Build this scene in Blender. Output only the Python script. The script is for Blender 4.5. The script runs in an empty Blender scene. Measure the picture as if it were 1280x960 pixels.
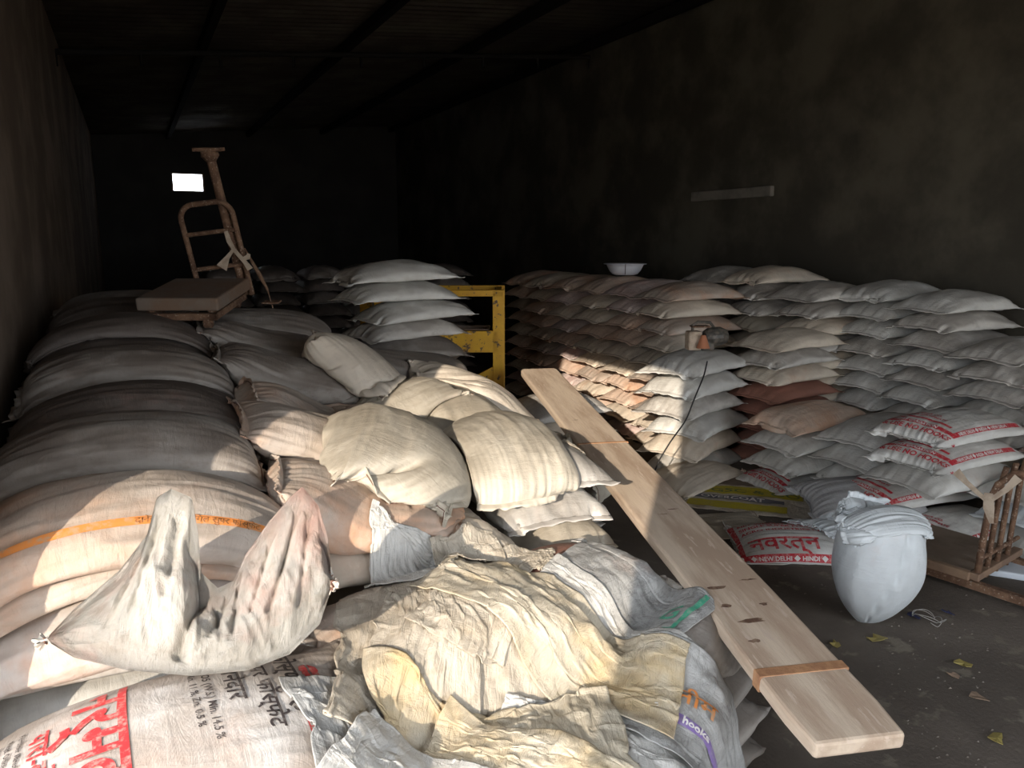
import bpy, bmesh, math, random
import numpy as np
from mathutils import Vector, Matrix

scene = bpy.context.scene
COL = scene.collection
random.seed(7)

# ------------------------------------------------------------------ camera, sky, sun, exposure
FPX = 961.0; YAW = math.radians(26.1); PITCH = math.radians(10.6); EYE = 1.9
cam_data = bpy.data.cameras.new('camera'); cam = bpy.data.objects.new('camera', cam_data); COL.objects.link(cam)
cam_data.sensor_width = 36.0; cam_data.lens = FPX / 1280 * 36.0; cam_data.clip_start = 0.05
cam.location = (0, 0, EYE)
cam.rotation_euler = (math.pi / 2 - PITCH, 0, -YAW)
scene.camera = cam

world = bpy.data.worlds.new('sky'); scene.world = world; world.use_nodes = True
wn = world.node_tree.nodes; bg = wn['Background']
bg.inputs[0].default_value = (0.88, 0.93, 1.0, 1); SKY = 6.4; bg.inputs[1].default_value = SKY

SUN_AZ = math.radians(41.5); SUN_EL = math.radians(17.0); SUN_E = 5.7
sd = bpy.data.lights.new('sun', 'SUN'); sd.energy = SUN_E; sd.color = (1.0, 0.86, 0.70); sd.angle = math.radians(0.5)
so = bpy.data.objects.new('sun', sd); COL.objects.link(so)
ldir = Vector((math.sin(SUN_AZ) * math.cos(SUN_EL), math.cos(SUN_AZ) * math.cos(SUN_EL), -math.sin(SUN_EL)))
so.rotation_euler = ldir.to_track_quat('-Z', 'Y').to_euler()
so.location = (-5, -6, 6)

def portal(loc, direction, sx, sy):
    ld = bpy.data.lights.new('portal', 'AREA'); ld.shape = 'RECTANGLE'; ld.size = sx; ld.size_y = sy
    ld.cycles.is_portal = True
    o = bpy.data.objects.new('portal', ld); COL.objects.link(o); o.location = loc
    o.rotation_euler = Vector(direction).to_track_quat('-Z', 'Y').to_euler()
vs = scene.view_settings
vs.view_transform = 'Standard'; vs.look = 'None'; vs.exposure = 0.0; vs.gamma = 1.0; vs.use_curve_mapping = False

# ------------------------------------------------------------------ helpers
def at(px, py, z):
    """world point at height z seen at picture position (px, py)"""
    x = (px - 640) / FPX; y = (480 - py) / FPX
    f = math.cos(PITCH) + y * math.sin(PITCH); u = y * math.cos(PITCH) - math.sin(PITCH)
    dx = x * math.cos(YAW) + f * math.sin(YAW); dy = -x * math.sin(YAW) + f * math.cos(YAW)
    t = (z - EYE) / u
    return (dx * t, dy * t, z)

def mesh_obj(name, me, mat=None, parent=None, loc=None, smooth=True):
    if mat is not None and not me.materials: me.materials.append(mat)
    o = bpy.data.objects.new(name, me); COL.objects.link(o)
    if smooth:
        me.polygons.foreach_set('use_smooth', [True] * len(me.polygons))
    if parent: o.parent = parent
    if loc is not None: o.location = loc
    return o

def bm_obj(name, bm, mat, parent=None, loc=None, smooth=False):
    me = bpy.data.meshes.new(name); bm.normal_update(); bm.to_mesh(me); bm.free()
    return mesh_obj(name, me, mat, parent, loc, smooth)

def empty(name, loc=(0, 0, 0), rz=0.0):
    o = bpy.data.objects.new(name, None); COL.objects.link(o); o.location = loc; o.rotation_euler = (0, 0, rz)
    o.empty_display_size = 0.05
    return o

def tag(o, label, cat, group=None, kind=None):
    if label: o['label'] = label
    if cat: o['category'] = cat
    if group: o['group'] = group
    if kind: o['kind'] = kind
    return o

def struct(o):
    o['kind'] = 'structure'; return o

def add_box(bm, c, s, rot=None, bevel=0.0):
    r = bmesh.ops.create_cube(bm, size=1.0)
    vsn = r['verts']
    for v in vsn:
        v.co = Vector((v.co.x * s[0], v.co.y * s[1], v.co.z * s[2]))
    if bevel > 0:
        es = list({e for v in vsn for e in v.link_edges})
        rr = bmesh.ops.bevel(bm, geom=es, offset=bevel, segments=2, affect='EDGES', profile=0.5)
        vsn = list({v for f in rr['faces'] for v in f.verts} | {v for v in vsn if v.is_valid})
    M = (rot.to_4x4() if rot is not None else Matrix.Identity(4)); M = Matrix.Translation(Vector(c)) @ M
    for v in vsn: v.co = M @ v.co
    return vsn

def add_tube(bm, pts, r, seg=10, closed=False, rs=None):
    pts = [Vector(p) for p in pts]; rings = []
    n = len(pts)
    ref = None
    for i, p in enumerate(pts):
        a = pts[(i - 1) % n] if (i > 0 or closed) else pts[0]
        b = pts[(i + 1) % n] if (i < n - 1 or closed) else pts[-1]
        t = (b - a)
        if t.length < 1e-9: t = Vector((0, 0, 1))
        t.normalize()
        if ref is None:
            ref = t.orthogonal().normalized()
        ref = (ref - t * ref.dot(t)).normalized(); q = t.cross(ref)
        rr = rs[i] if rs else r
        rings.append([bm.verts.new(p + ref * math.cos(2 * math.pi * k / seg) * rr + q * math.sin(2 * math.pi * k / seg) * rr) for k in range(seg)])
    for i in range(n if closed else n - 1):
        A = rings[i]; B = rings[(i + 1) % n]
        for k in range(seg):
            bm.faces.new((A[k], A[(k + 1) % seg], B[(k + 1) % seg], B[k]))
    if not closed:
        bm.faces.new(rings[0][::-1]); bm.faces.new(rings[-1])

# lattice noise in numpy
_perm = np.random.RandomState(3).rand(64, 64, 64)
def vnoise(x, y, z=0.0):
    x = np.asarray(x, float) + 100.; y = np.asarray(y, float) + 100.; z = np.asarray(z, float) + 100. + 0 * x
    xi = np.floor(x).astype(int); yi = np.floor(y).astype(int); zi = np.floor(z).astype(int)
    fx = x - xi; fy = y - yi; fz = z - zi
    fx = fx * fx * (3 - 2 * fx); fy = fy * fy * (3 - 2 * fy); fz = fz * fz * (3 - 2 * fz)
    g = lambda a, b, c: _perm[a % 64, b % 64, c % 64]
    l = lambda a, b, t: a + (b - a) * t
    return l(l(l(g(xi, yi, zi), g(xi + 1, yi, zi), fx), l(g(xi, yi + 1, zi), g(xi + 1, yi + 1, zi), fx), fy),
             l(l(g(xi, yi, zi + 1), g(xi + 1, yi, zi + 1), fx), l(g(xi, yi + 1, zi + 1), g(xi + 1, yi + 1, zi + 1), fx), fy), fz) * 2 - 1
def fbm(x, y, z=0.0, o=3):
    s = 0; a = 1.0
    for k in range(o):
        s = s + a * vnoise(x * 2 ** k, y * 2 ** k, np.asarray(z) + 7.3 * k); a *= .5
    return s

# ------------------------------------------------------------------ materials
def nt(name):
    m = bpy.data.materials.new(name); m.use_nodes = True
    return m, m.node_tree.nodes, m.node_tree.links, m.node_tree.nodes['Principled BSDF']

def ramp(N, a, b, ca=(0, 0, 0, 1), cb=(1, 1, 1, 1)):
    r = N.new('ShaderNodeValToRGB'); r.color_ramp.elements[0].position = a; r.color_ramp.elements[1].position = b
    r.color_ramp.elements[0].color = ca; r.color_ramp.elements[1].color = cb
    return r
def rgba(c): return (c[0], c[1], c[2], 1)
def mixc(N, Lk, fac, a, b, mode='MIX'):
    m = N.new('ShaderNodeMix'); m.data_type = 'RGBA'; m.blend_type = mode
    for k, s in ((0, fac), (6, a), (7, b)):
        if isinstance(s, (int, float)): m.inputs[k].default_value = s
        elif isinstance(s, tuple): m.inputs[k].default_value = rgba(s)
        else: Lk.new(s, m.inputs[k])
    return m.outputs[2]
def noise(N, Lk, vec, scale, detail=4, rough=.55, dist=0.0):
    n = N.new('ShaderNodeTexNoise'); n.inputs['Scale'].default_value = scale; n.inputs['Detail'].default_value = detail
    n.inputs['Roughness'].default_value = rough; n.inputs['Distortion'].default_value = dist
    if vec is not None: Lk.new(vec, n.inputs['Vector'])
    return n.outputs['Fac']
def math_(N, Lk, op, a, b=None, clamp=False):
    m = N.new('ShaderNodeMath'); m.operation = op; m.use_clamp = clamp
    for k, s in ((0, a), (1, b)):
        if s is None: continue
        if isinstance(s, (int, float)): m.inputs[k].default_value = s
        else: Lk.new(s, m.inputs[k])
    return m.outputs[0]
def coords(N, Lk, kind='Object', scale=(1, 1, 1), jitter=True):
    tc = N.new('ShaderNodeTexCoord'); mp = N.new('ShaderNodeMapping'); mp.inputs['Scale'].default_value = scale
    Lk.new(tc.outputs[kind], mp.inputs['Vector'])
    if jitter:
        oi = N.new('ShaderNodeObjectInfo'); cb = N.new('ShaderNodeCombineXYZ')
        a = math_(N, Lk, 'MULTIPLY', oi.outputs['Random'], 37.0); b = math_(N, Lk, 'MULTIPLY', oi.outputs['Random'], 91.0)
        Lk.new(a, cb.inputs[0]); Lk.new(b, cb.inputs[1]); Lk.new(a, cb.inputs[2]); Lk.new(cb.outputs[0], mp.inputs['Location'])
    return mp.outputs[0]

def sack_mat(name, base, dust=(.30, .25, .20), dust_amt=.4, stain=(.62, .30, .16), stain_amt=.2, rough=.5, bands=(), topdust=.5, vary=.12, weave=.12, crease=.5):
    """woven plastic cloth: dull weave, dust lying on top, red or brown powder stains, printed bands by cloth position"""
    m, N, L, B = nt(name)
    oc = coords(N, L); uvc = coords(N, L, 'UV', jitter=False)
    c = base
    big = noise(N, L, oc, 3.0, 4)
    c = mixc(N, L, ramp_out(N, L, big, .35, .7), tuple(v * (1 - vary) for v in base), tuple(min(1, v * (1 + vary * .6)) for v in base))
    for ax, lo, hi, colr in bands:
        sp = N.new('ShaderNodeSeparateXYZ'); L.new(uvc, sp.inputs[0])
        s = sp.outputs[ax]
        wob = math_(N, L, 'ADD', s, math_(N, L, 'MULTIPLY', math_(N, L, 'SUBTRACT', noise(N, L, oc, 30, 2), .5), .004))
        a_ = math_(N, L, 'GREATER_THAN', wob, lo); b_ = math_(N, L, 'LESS_THAN', wob, hi)
        f = math_(N, L, 'MULTIPLY', a_, b_)
        worn = ramp_out(N, L, noise(N, L, oc, 26, 5), .30, .52)
        f = math_(N, L, 'MULTIPLY', f, math_(N, L, 'ADD', math_(N, L, 'MULTIPLY', worn, .45), .5))
        c = mixc(N, L, f, c, colr)
    # powder stains in soft blots
    st = ramp_out(N, L, noise(N, L, oc, 2.3, 5, .6, .3), .62 - .35 * stain_amt, .80 - .2 * stain_amt)
    c = mixc(N, L, math_(N, L, 'MULTIPLY', st, min(1, .35 + stain_amt)), c, stain)
    # rubbed-in grime following the creases
    gr = ramp_out(N, L, noise(N, L, coords(N, L, 'Object', (3, 9, 6)), 3.2, 6, .62), .48, .75)
    c = mixc(N, L, math_(N, L, 'MULTIPLY', gr, dust_amt), c, dust)
    # dust settled on the upper side
    tcn = N.new('ShaderNodeTexCoord'); spn = N.new('ShaderNodeSeparateXYZ'); L.new(tcn.outputs['Normal'], spn.inputs[0])
    up = ramp_out(N, L, spn.outputs[2], .25, .85)
    up = math_(N, L, 'MULTIPLY', up, ramp_out(N, L, noise(N, L, oc, 4.5, 4), .25, .6))
    c = mixc(N, L, math_(N, L, 'MULTIPLY', up, topdust), c, tuple(.55 * dust[i] + .45 * base[i] * .6 for i in range(3)))
    L.new(c, B.inputs['Base Color'])
    B.inputs['Roughness'].default_value = rough
    B.inputs['Specular IOR Level'].default_value = .35
    # weave and fine creases
    w1 = N.new('ShaderNodeTexWave'); w1.inputs['Scale'].default_value = 190; w1.bands_direction = 'X'; L.new(uvc, w1.inputs['Vector']); w1.inputs['Distortion'].default_value = 1.5
    w2 = N.new('ShaderNodeTexWave'); w2.inputs['Scale'].default_value = 190; w2.bands_direction = 'Y'; L.new(uvc, w2.inputs['Vector']); w2.inputs['Distortion'].default_value = 1.5
    wv = math_(N, L, 'ADD', w1.outputs['Fac'], w2.outputs['Fac'])
    cr = noise(N, L, coords(N, L, 'UV', (28, 7, 1)), 1.0, 5, .6, .5)
    cr2 = noise(N, L, coords(N, L, 'UV', (7, 11, 1)), 1.0, 5, .62, 1.2)
    h = math_(N, L, 'ADD', math_(N, L, 'MULTIPLY', cr, 1.2), math_(N, L, 'MULTIPLY', cr2, .9))
    h = math_(N, L, 'ADD', h, math_(N, L, 'MULTIPLY', wv, weave * .35))
    bp = N.new('ShaderNodeBump'); bp.inputs['Strength'].default_value = crease; bp.inputs['Distance'].default_value = .012
    L.new(h, bp.inputs['Height']); L.new(bp.outputs[0], B.inputs['Normal'])
    return m

def ramp_out(N, L, s, a, b):
    mr = N.new('ShaderNodeMapRange'); mr.inputs[1].default_value = a; mr.inputs[2].default_value = b; mr.clamp = True
    mr.interpolation_type = 'SMOOTHSTEP'; L.new(s, mr.inputs[0]); return mr.outputs[0]

def plain_mat(name, base, rough=.6, metal=0.0, var=None, vscale=8, bump=.0, bscale=60, spots=None, spec=.4, scale=(1, 1, 1), vr=(.4, .65)):
    m, N, L, B = nt(name)
    oc = coords(N, L, 'Object', scale, jitter=False)
    c = base
    if var is not None: c = mixc(N, L, ramp_out(N, L, noise(N, L, oc, vscale, 6, .6), *vr), base, var)
    if spots is not None: c = mixc(N, L, ramp_out(N, L, noise(N, L, oc, vscale * 5, 4), .58, .66), c, spots)
    if isinstance(c, tuple): B.inputs['Base Color'].default_value = rgba(c)
    else: L.new(c, B.inputs['Base Color'])
    B.inputs['Roughness'].default_value = rough; B.inputs['Metallic'].default_value = metal; B.inputs['Specular IOR Level'].default_value = spec
    if bump > 0:
        bp = N.new('ShaderNodeBump'); bp.inputs['Strength'].default_value = bump; bp.inputs['Distance'].default_value = .01
        L.new(noise(N, L, oc, bscale, 6, .65), bp.inputs['Height']); L.new(bp.outputs[0], B.inputs['Normal'])
    return m

def ink_mat(name, base, worn, amt=.5):
    m, N, L, B = nt(name)
    oc = coords(N, L)
    f = ramp_out(N, L, noise(N, L, oc, 45, 5, .7), .46, .66)
    c = mixc(N, L, math_(N, L, 'MULTIPLY', f, amt), base, worn)
    L.new(c, B.inputs['Base Color']); B.inputs['Roughness'].default_value = .55; B.inputs['Specular IOR Level'].default_value = .3
    return m

OR = (.72, .25, .07); PK = (.62, .27, .18)
SM = {
 'white': sack_mat('white_woven', (.74, .74, .71), dust_amt=.25, stain_amt=.05, topdust=.6, dust=(.32, .28, .235)),
 'grey': sack_mat('grey_white_woven', (.68, .66, .62), dust_amt=.4, stain_amt=.06, topdust=.8, dust=(.23, .19, .155)),
 'beige': sack_mat('beige_woven', (.76, .68, .57), dust=(.46, .38, .30), dust_amt=.28, stain=(.55, .30, .18), stain_amt=.25, topdust=.5),
 'peach': sack_mat('peach_woven', (.76, .60, .49), dust=(.46, .36, .28), dust_amt=.25, stain=(.58, .30, .17), stain_amt=.5, topdust=.4),
 'brick': sack_mat('brick_woven', (.36, .17, .125), dust_amt=.35, dust=(.2, .12, .09), stain_amt=.3, stain=(.42, .2, .15), topdust=.3),
 'pink': sack_mat('pink_woven', (.70, .60, .57), dust=(.44, .36, .32), dust_amt=.3, stain=(.55, .33, .28), stain_amt=.5, topdust=.3),
 'orange': sack_mat('orange_dusted_woven', (.64, .56, .49), dust_amt=.35, stain=(.56, .32, .20), stain_amt=.6, topdust=.75, dust=(.33, .26, .20)),
 'orange_band': sack_mat('orange_banded_woven', (.66, .63, .60), dust_amt=.3, stain=(.60, .28, .14), stain_amt=.35, topdust=.85, dust=(.36, .27, .20), bands=((1, .035, .085, OR),)),
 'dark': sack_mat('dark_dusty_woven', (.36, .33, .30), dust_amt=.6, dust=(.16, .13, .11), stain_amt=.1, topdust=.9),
 'dusk': sack_mat('dimmed_brown_dusted_woven', (.37, .335, .30), dust_amt=.55, dust=(.17, .13, .105), stain_amt=.1, topdust=1.0, stain=(.4, .22, .14)),  # brown dust, darkened further for the dimness over the left pile
 'dark2': sack_mat('dimmed_dark_dusted_woven', (.20, .17, .15), dust_amt=.6, dust=(.11, .085, .07), stain_amt=.15, topdust=1.0, stain=(.35, .18, .14)),  # brown dust plus the gloom of rear and far piles, put into the colour
 'sand': sack_mat('sand_dusted_woven', (.60, .55, .46), dust_amt=.4, dust=(.36, .31, .24), stain_amt=.1, topdust=.9, stain=(.55, .4, .3)),
 'shiny': sack_mat('glossy_grey_woven', (.44, .44, .45), dust_amt=.2, dust=(.25, .24, .23), stain_amt=0, topdust=.2, rough=.34),
 'pale': sack_mat('pale_blue_white_woven', (.66, .71, .74), dust_amt=.08, stain_amt=0, topdust=.1, rough=.4, dust=(.4, .4, .4)),
 'gusset': sack_mat('gusset_white_woven', (.62, .595, .54), dust_amt=.42, dust=(.30, .24, .17), stain=(.56, .25, .18), stain_amt=.38, topdust=.1, crease=1.5),
}
M_floor = plain_mat('dirt_floor', (.108, .090, .075), .9, var=(.16, .135, .114), vscale=1.3, bump=.5, bscale=45, spots=(.2, .175, .14))
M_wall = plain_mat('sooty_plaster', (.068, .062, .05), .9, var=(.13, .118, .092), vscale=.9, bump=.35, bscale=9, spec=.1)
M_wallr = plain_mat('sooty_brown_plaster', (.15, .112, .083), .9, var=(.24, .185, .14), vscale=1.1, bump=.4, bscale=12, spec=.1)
M_ceil = plain_mat('dark_sheet_metal', (.095, .08, .068), .75, var=(.15, .13, .105), vscale=1.5, bump=.2, bscale=6, spec=.1)
M_beam = plain_mat('blackened_steel', (.02, .018, .017), 1.0, spec=.05)
M_wood = plain_mat('dusty_plank_wood', (.66, .54, .42), .75, var=(.46, .34, .25), vscale=2.6, bump=.35, bscale=14, scale=(.5, 3.0, 3.0), spots=(.62, .50, .40))
M_wood2 = plain_mat('rough_wood', (.30, .20, .13), .85, var=(.20, .13, .09), vscale=4, bump=.5, bscale=30)
M_rustband = plain_mat('rusty_strap', (.46, .25, .13), .7, var=(.34, .17, .09), vscale=20, bump=.3)
M_rust = plain_mat('rusty_iron', (.12, .065, .04), .85, var=(.22, .13, .08), vscale=14, bump=.5, bscale=70, spots=(.34, .26, .2), metal=.1)
M_rustdark = plain_mat('dull_iron_plate', (.19, .125, .085), .85, var=(.19, .15, .12), vscale=6, bump=.4, bscale=50)
M_yellow = plain_mat('chipped_yellow_paint', (.72, .42, .03), .5, var=(.62, .33, .03), vscale=4, bump=.15, spots=(.12, .08, .05))
M_basin = plain_mat('white_enamel', (.72, .74, .80), .35, var=(.66, .68, .74), vscale=7)
M_black = plain_mat('black_rubber', (.015, .014, .014), .6)
M_tape = plain_mat('pale_cloth_strip', (.50, .41, .32), .8, var=(.36, .28, .21), vscale=15, bump=.4)
M_thread = plain_mat('stitching_thread', (.20, .11, .08), .8)
M_card = plain_mat('brown_flattened_cloth', (.24, .185, .14), .85, var=(.18, .135, .10), vscale=5, bump=.3, bscale=25)
M_out = plain_mat('sandy_yard', (.50, .42, .32), .95)
I_red = ink_mat('red_ink', (.50, .03, .045), (.66, .55, .5), .45)
I_red2 = ink_mat('bright_red_ink', (.62, .04, .045), (.66, .5, .42), .5)
I_black = ink_mat('black_ink', (.05, .04, .04), (.5, .45, .4), .4)
I_worn = ink_mat('worn_dark_ink', (.30, .13, .05), (.6, .25, .08), .8)
I_white = ink_mat('white_ink', (.72, .70, .68), (.6, .3, .3), .3)
I_orange = ink_mat('orange_ink', (.74, .27, .07), (.50, .34, .22), .8)
I_green = ink_mat('green_ink', (.08, .40, .26), (.55, .58, .48), .4)
I_violet = ink_mat('violet_ink', (.25, .17, .42), (.4, .38, .4), .5)
I_yellow = ink_mat('yellow_ink', (.50, .42, .03), (.32, .26, .12), .4)

# ------------------------------------------------------------------ the room
XL, XR, YB, YF, ZC0, ZC1 = -0.6, 6.75, 21.0, -4.0, 4.3, 4.95
def quadbox(name, lo, hi, mat):
    bm = bmesh.new(); add_box(bm, [(lo[i] + hi[i]) / 2 for i in range(3)], [hi[i] - lo[i] for i in range(3)])
    return struct(bm_obj(name, bm, mat))
quadbox('floor', (XL - .3, YF, -.2), (XR + .3, YB + .3, 0), M_floor)
quadbox('ground', (-40, -45, -.35), (40, YF, -.02), M_out)
quadbox('ground_side', (-40, YF, -.35), (XL - .3, 25, -.02), M_out)
# left wall; out-of-view side door, second opening and pier added to shape the daylight
D0, D1, DH = -3.7, 1.95, 3.0
bm = bmesh.new()
for a, b, z0, z1 in ((YF, D0, 0, 5.2), (D1, YB, 0, 5.2), (D0, D1, DH, 5.2), (-1.15, -.50, 0, DH)):
    add_box(bm, (XL - .12, (a + b) / 2, (z0 + z1) / 2), (.24, b - a, z1 - z0))
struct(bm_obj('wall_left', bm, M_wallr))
portal((XL - .12, (-.5 + D1) / 2, DH / 2), (1, 0, 0), DH, D1 + .5)
portal((XL - .12, (D0 - 1.15) / 2, DH / 2), (1, 0, 0), DH, -1.15 - D0)
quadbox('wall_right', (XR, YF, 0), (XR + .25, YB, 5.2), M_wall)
# back wall with a small square opening
wx, wy, wz = at(235, 228, 0)[0], 0, 0
_d = Vector(at(235, 228, 5)) - Vector((0, 0, EYE)); _d = _d * (YB / _d.y); wxc, wzc = _d.x, _d.z + EYE
WW, WH = .76, .46
bm = bmesh.new()
def wallpiece(x0, x1, z0, z1): add_box(bm, ((x0 + x1) / 2, YB + .12, (z0 + z1) / 2), (x1 - x0, .24, z1 - z0))
wallpiece(XL - .3, wxc - WW / 2, 0, 5.4); wallpiece(wxc + WW / 2, XR + .3, 0, 5.4)
wallpiece(wxc - WW / 2, wxc + WW / 2, 0, wzc - WH / 2); wallpiece(wxc - WW / 2, wxc + WW / 2, wzc + WH / 2, 5.4)
struct(bm_obj('wall_back', bm, plain_mat('dimmed_black_plaster', (.03, .027, .024), .95, var=(.045, .04, .035), vscale=1)))  # darkness of the far end is put into this wall's colour
bm = bmesh.new()
for sx in (-1, 1): add_box(bm, (wxc + sx * (WW / 2 - .02), YB + .04, wzc), (.04, .06, WH))
for sz in (-1, 1): add_box(bm, (wxc, YB + .04, wzc + sz * (WH / 2 - .015)), (WW, .06, .03))
struct(bm_obj('window_1', bm, M_rust))
# front wall: wide opening out of view, added to let in sky light
bm = bmesh.new()
FX0, FX1, FH = .2, 6.3, 3.4
for a, b, z0, z1 in ((XL - .3, FX0, 0, 5.3), (FX1, XR + .3, 0, 5.3), (FX0, FX1, FH, 5.3)):
    add_box(bm, ((a + b) / 2, YF - .12, (z0 + z1) / 2), (b - a, .24, z1 - z0))
struct(bm_obj('wall_front', bm, M_wall))
portal(((FX0 + FX1) / 2, YF - .12, FH / 2), (0, 1, 0), FX1 - FX0, FH)
# corrugated sheet roof, ribs across the room
bm = bmesh.new()
ny = 520; prev = None
for i in range(ny + 1):
    y = YF - .3 + (YB + .6 - YF) * i / ny
    dz = .016 * math.sin(y * 2 * math.pi / .19)
    cur = [bm.verts.new((x, y, z + dz)) for x, z in ((XL - .4, ZC0 - .03), (XR + .4, ZC1 + .03))]
    if prev: bm.faces.new((prev[0], prev[1], cur[1], cur[0]))
    prev = cur
ce = struct(bm_obj('ceiling', bm, M_ceil, smooth=True))
sl = ce.modifiers.new('thickness', 'SOLIDIFY'); sl.thickness = .02; sl.offset = 1
# lengthwise purlins and two crossing trusses
def zc(x): return ZC0 + (ZC1 - ZC0) * (x - XL) / (XR - XL)
k = 1
for x in (1.05, 2.9, 4.75, 6.6):
    bm = bmesh.new(); add_box(bm, (x, (YF + YB) / 2, zc(x) - .10), (.09, YB - YF, .12)); struct(bm_obj('trim_%d' % k, bm, M_beam)); k += 1
for y in (4.35, 11.0):
    bm = bmesh.new(); a = Vector((XL, y, zc(XL) - .22)); b = Vector((XR, y, zc(XR) - .22))
    add_tube(bm, [a, b], .035, 8)
    for i in range(9):
        p = a.lerp(b, i / 8); add_tube(bm, [p, p + Vector((0, 0, -.16))], .02, 6)
    struct(bm_obj('trim_%d' % k, bm, M_beam)); k += 1
# concrete ledge on the right wall
_p = []
for px, py in ((868, 247), (968, 238)):
    d = Vector(at(px, py, 5)) - Vector((0, 0, EYE)); d *= XR / d.x; _p.append(d + Vector((0, 0, EYE)))
bm = bmesh.new(); add_box(bm, (XR - .03, (_p[0].y + _p[1].y) / 2, (_p[0].z + _p[1].z) / 2), (.06, abs(_p[0].y - _p[1].y), .12), bevel=.01)
struct(bm_obj('trim_%d' % k, bm, plain_mat('pale_ledge', (.24, .22, .19), .9, var=(.17, .155, .135), vscale=4)))
# unseen block added to keep direct sun out of the wide opening
bm = bmesh.new(); add_box(bm, (-6.31, -16.0, 4.6), (12.74, 3.0, 9.3)); bo = struct(bm_obj('sun_block_wall', bm, plain_mat('sun_block_render', (.42, .36, .29), .9)))
# ------------------------------------------------------------------ woven sacks, settled under their own weight
def sack_sim(L=.95, W=.55, vol=.05, top=None, seed=0, nl=52, nc=80, iters=230, floor=None, pins=None, grav=.0006, press=1.0, init=None, wr=1.0, kb=.02, stick=.6, thick=.03, z0=.06, apart=True):
    """tube of inextensible cloth sewn flat at both ends, filled and let down: (nl+1, nc, 3) points"""
    rng = np.random.RandomState(seed)
    P = np.zeros((nl + 1, nc, 3)); s = np.arange(nc) / nc
    yy = np.where(s < .5, -1 + 4 * s, 3 - 4 * s) * W / 2
    side = np.where(s < .5, 1., -1.); x = np.linspace(-L / 2, L / 2, nl + 1)
    P[:, :, 0] = x[:, None]; P[:, :, 1] = yy[None, :]
    lens = np.clip(1 - (yy / (W / 2)) ** 2, 0, 1) ** .5
    P[:, :, 2] = z0 + side * lens * thick * (1 - (2 * x[:, None] / L) ** 4)
    P += rng.normal(0, .0015 * wr, P.shape)
    U, Vv = np.meshgrid(x, s * 2 * W, indexing='ij')
    P[:, :, 2] += .006 * wr * fbm(U * 9 + seed, Vv * 9, seed * 1.7)
    if init is not None: P = init(P)
    dx = L / nl; dc = 2 * W / nc; dd = math.hypot(dx, dc); Q = P.copy(); mir = (-np.arange(nc)) % nc
    def con(A, B, rest, k):
        d = B - A; l = np.sqrt((d * d).sum(-1)) + 1e-9
        c = (k * .5 * (l - rest) / l)[..., None] * d
        A += c; B -= c
    ev = np.arange(0, nc, 2); od = np.arange(1, nc, 2)
    for it in range(iters):
        V = (P - Q) * .94; Q = P.copy(); P = P + V; P[:, :, 2] -= grav
        du = np.roll(P, -1, 1) - np.roll(P, 1, 1)
        dv = np.empty_like(P); dv[1:-1] = P[2:] - P[:-2]; dv[0] = P[1] - P[0]; dv[-1] = P[-1] - P[-2]
        N = np.cross(dv, du) * .25; c = P.mean((0, 1)); vo = (N * (P - c)).sum() / 3
        sgn = 1 if vo > 0 else -1; vo = abs(vo); ln = np.sqrt((N * N).sum(-1))
        P += N / (ln[..., None] + 1e-9) * sgn * float(np.clip((vol - vo) / ln.sum() * press, -.003, .006))
        for r in range(3):
            for a, b in ((ev, (ev + 1) % nc), (od, (od + 1) % nc)):
                A_ = P[:, a]; B_ = P[:, b]; con(A_, B_, dc, 1.); P[:, a] = A_; P[:, b] = B_
            for o in (0, 1):
                n = len(range(o + 1, nl + 1, 2)); ia = np.arange(n) * 2 + o; ib = ia + 1
                A_ = P[ia]; B_ = P[ib]; con(A_, B_, dx, 1.); P[ia] = A_; P[ib] = B_
                for sh in (1, -1):
                    A_ = P[ia]; B_ = np.roll(P[ib], sh, 1); con(A_, B_, dd, .25); P[ia] = A_; P[ib] = np.roll(B_, -sh, 1)
            P[1:-1] += kb * (.5 * (P[:-2] + P[2:]) - P[1:-1])
            P += kb * (.5 * (np.roll(P, 1, 1) + np.roll(P, -1, 1)) - P)
            for e in (0, -1): P[e] = .5 * (P[e] + P[e][mir])
            if pins is not None: pins(P, it)
            fl = 0. if floor is None else floor(P[:, :, 0], P[:, :, 1])
            low = P[:, :, 2] < fl
            P[:, :, 2] = np.where(low, fl, P[:, :, 2])
            P[:, :, :2] = np.where(low[..., None], Q[:, :, :2] * stick + P[:, :, :2] * (1 - stick), P[:, :, :2])
            if top is not None: P[:, :, 2] = np.minimum(P[:, :, 2], top)
    if apart:   # the upper sheet always lies over the lower one
        h = nc // 2; up_ = P[:, 1:h, 2]; lo_ = P[:, ::-1, 2][:, :h - 1]
        e = np.minimum(np.arange(nl + 1), nl - np.arange(nl + 1))[:, None]; g = .014 * np.clip(e / 4., 0, 1) * np.clip(np.minimum(np.arange(1, h), h - np.arange(1, h)) / 4., 0, 1)[None]
        new = np.minimum(lo_, up_ - g); P[:, ::-1, 2][:, :h - 1] = new
    return P

def upsample(P, wrap=True):
    def up(A, w):
        n = A.shape[0]
        if w: a = np.roll(A, 1, 0); b = np.roll(A, -1, 0); c = np.roll(A, -2, 0); mid = (-a + 9 * A + 9 * b - c) / 16; out = np.empty((2 * n,) + A.shape[1:]); out[0::2] = A; out[1::2] = mid; return out
        E = np.concatenate([2 * A[:1] - A[1:2], A, 2 * A[-1:] - A[-2:-1]]); mid = (-E[:-3] + 9 * E[1:-2] + 9 * E[2:-1] - E[3:]) / 16
        out = np.empty((2 * n - 1,) + A.shape[1:]); out[0::2] = A; out[1::2] = mid; return out
    P = up(P, False); return up(P.transpose(1, 0, 2), wrap).transpose(1, 0, 2)

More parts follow.
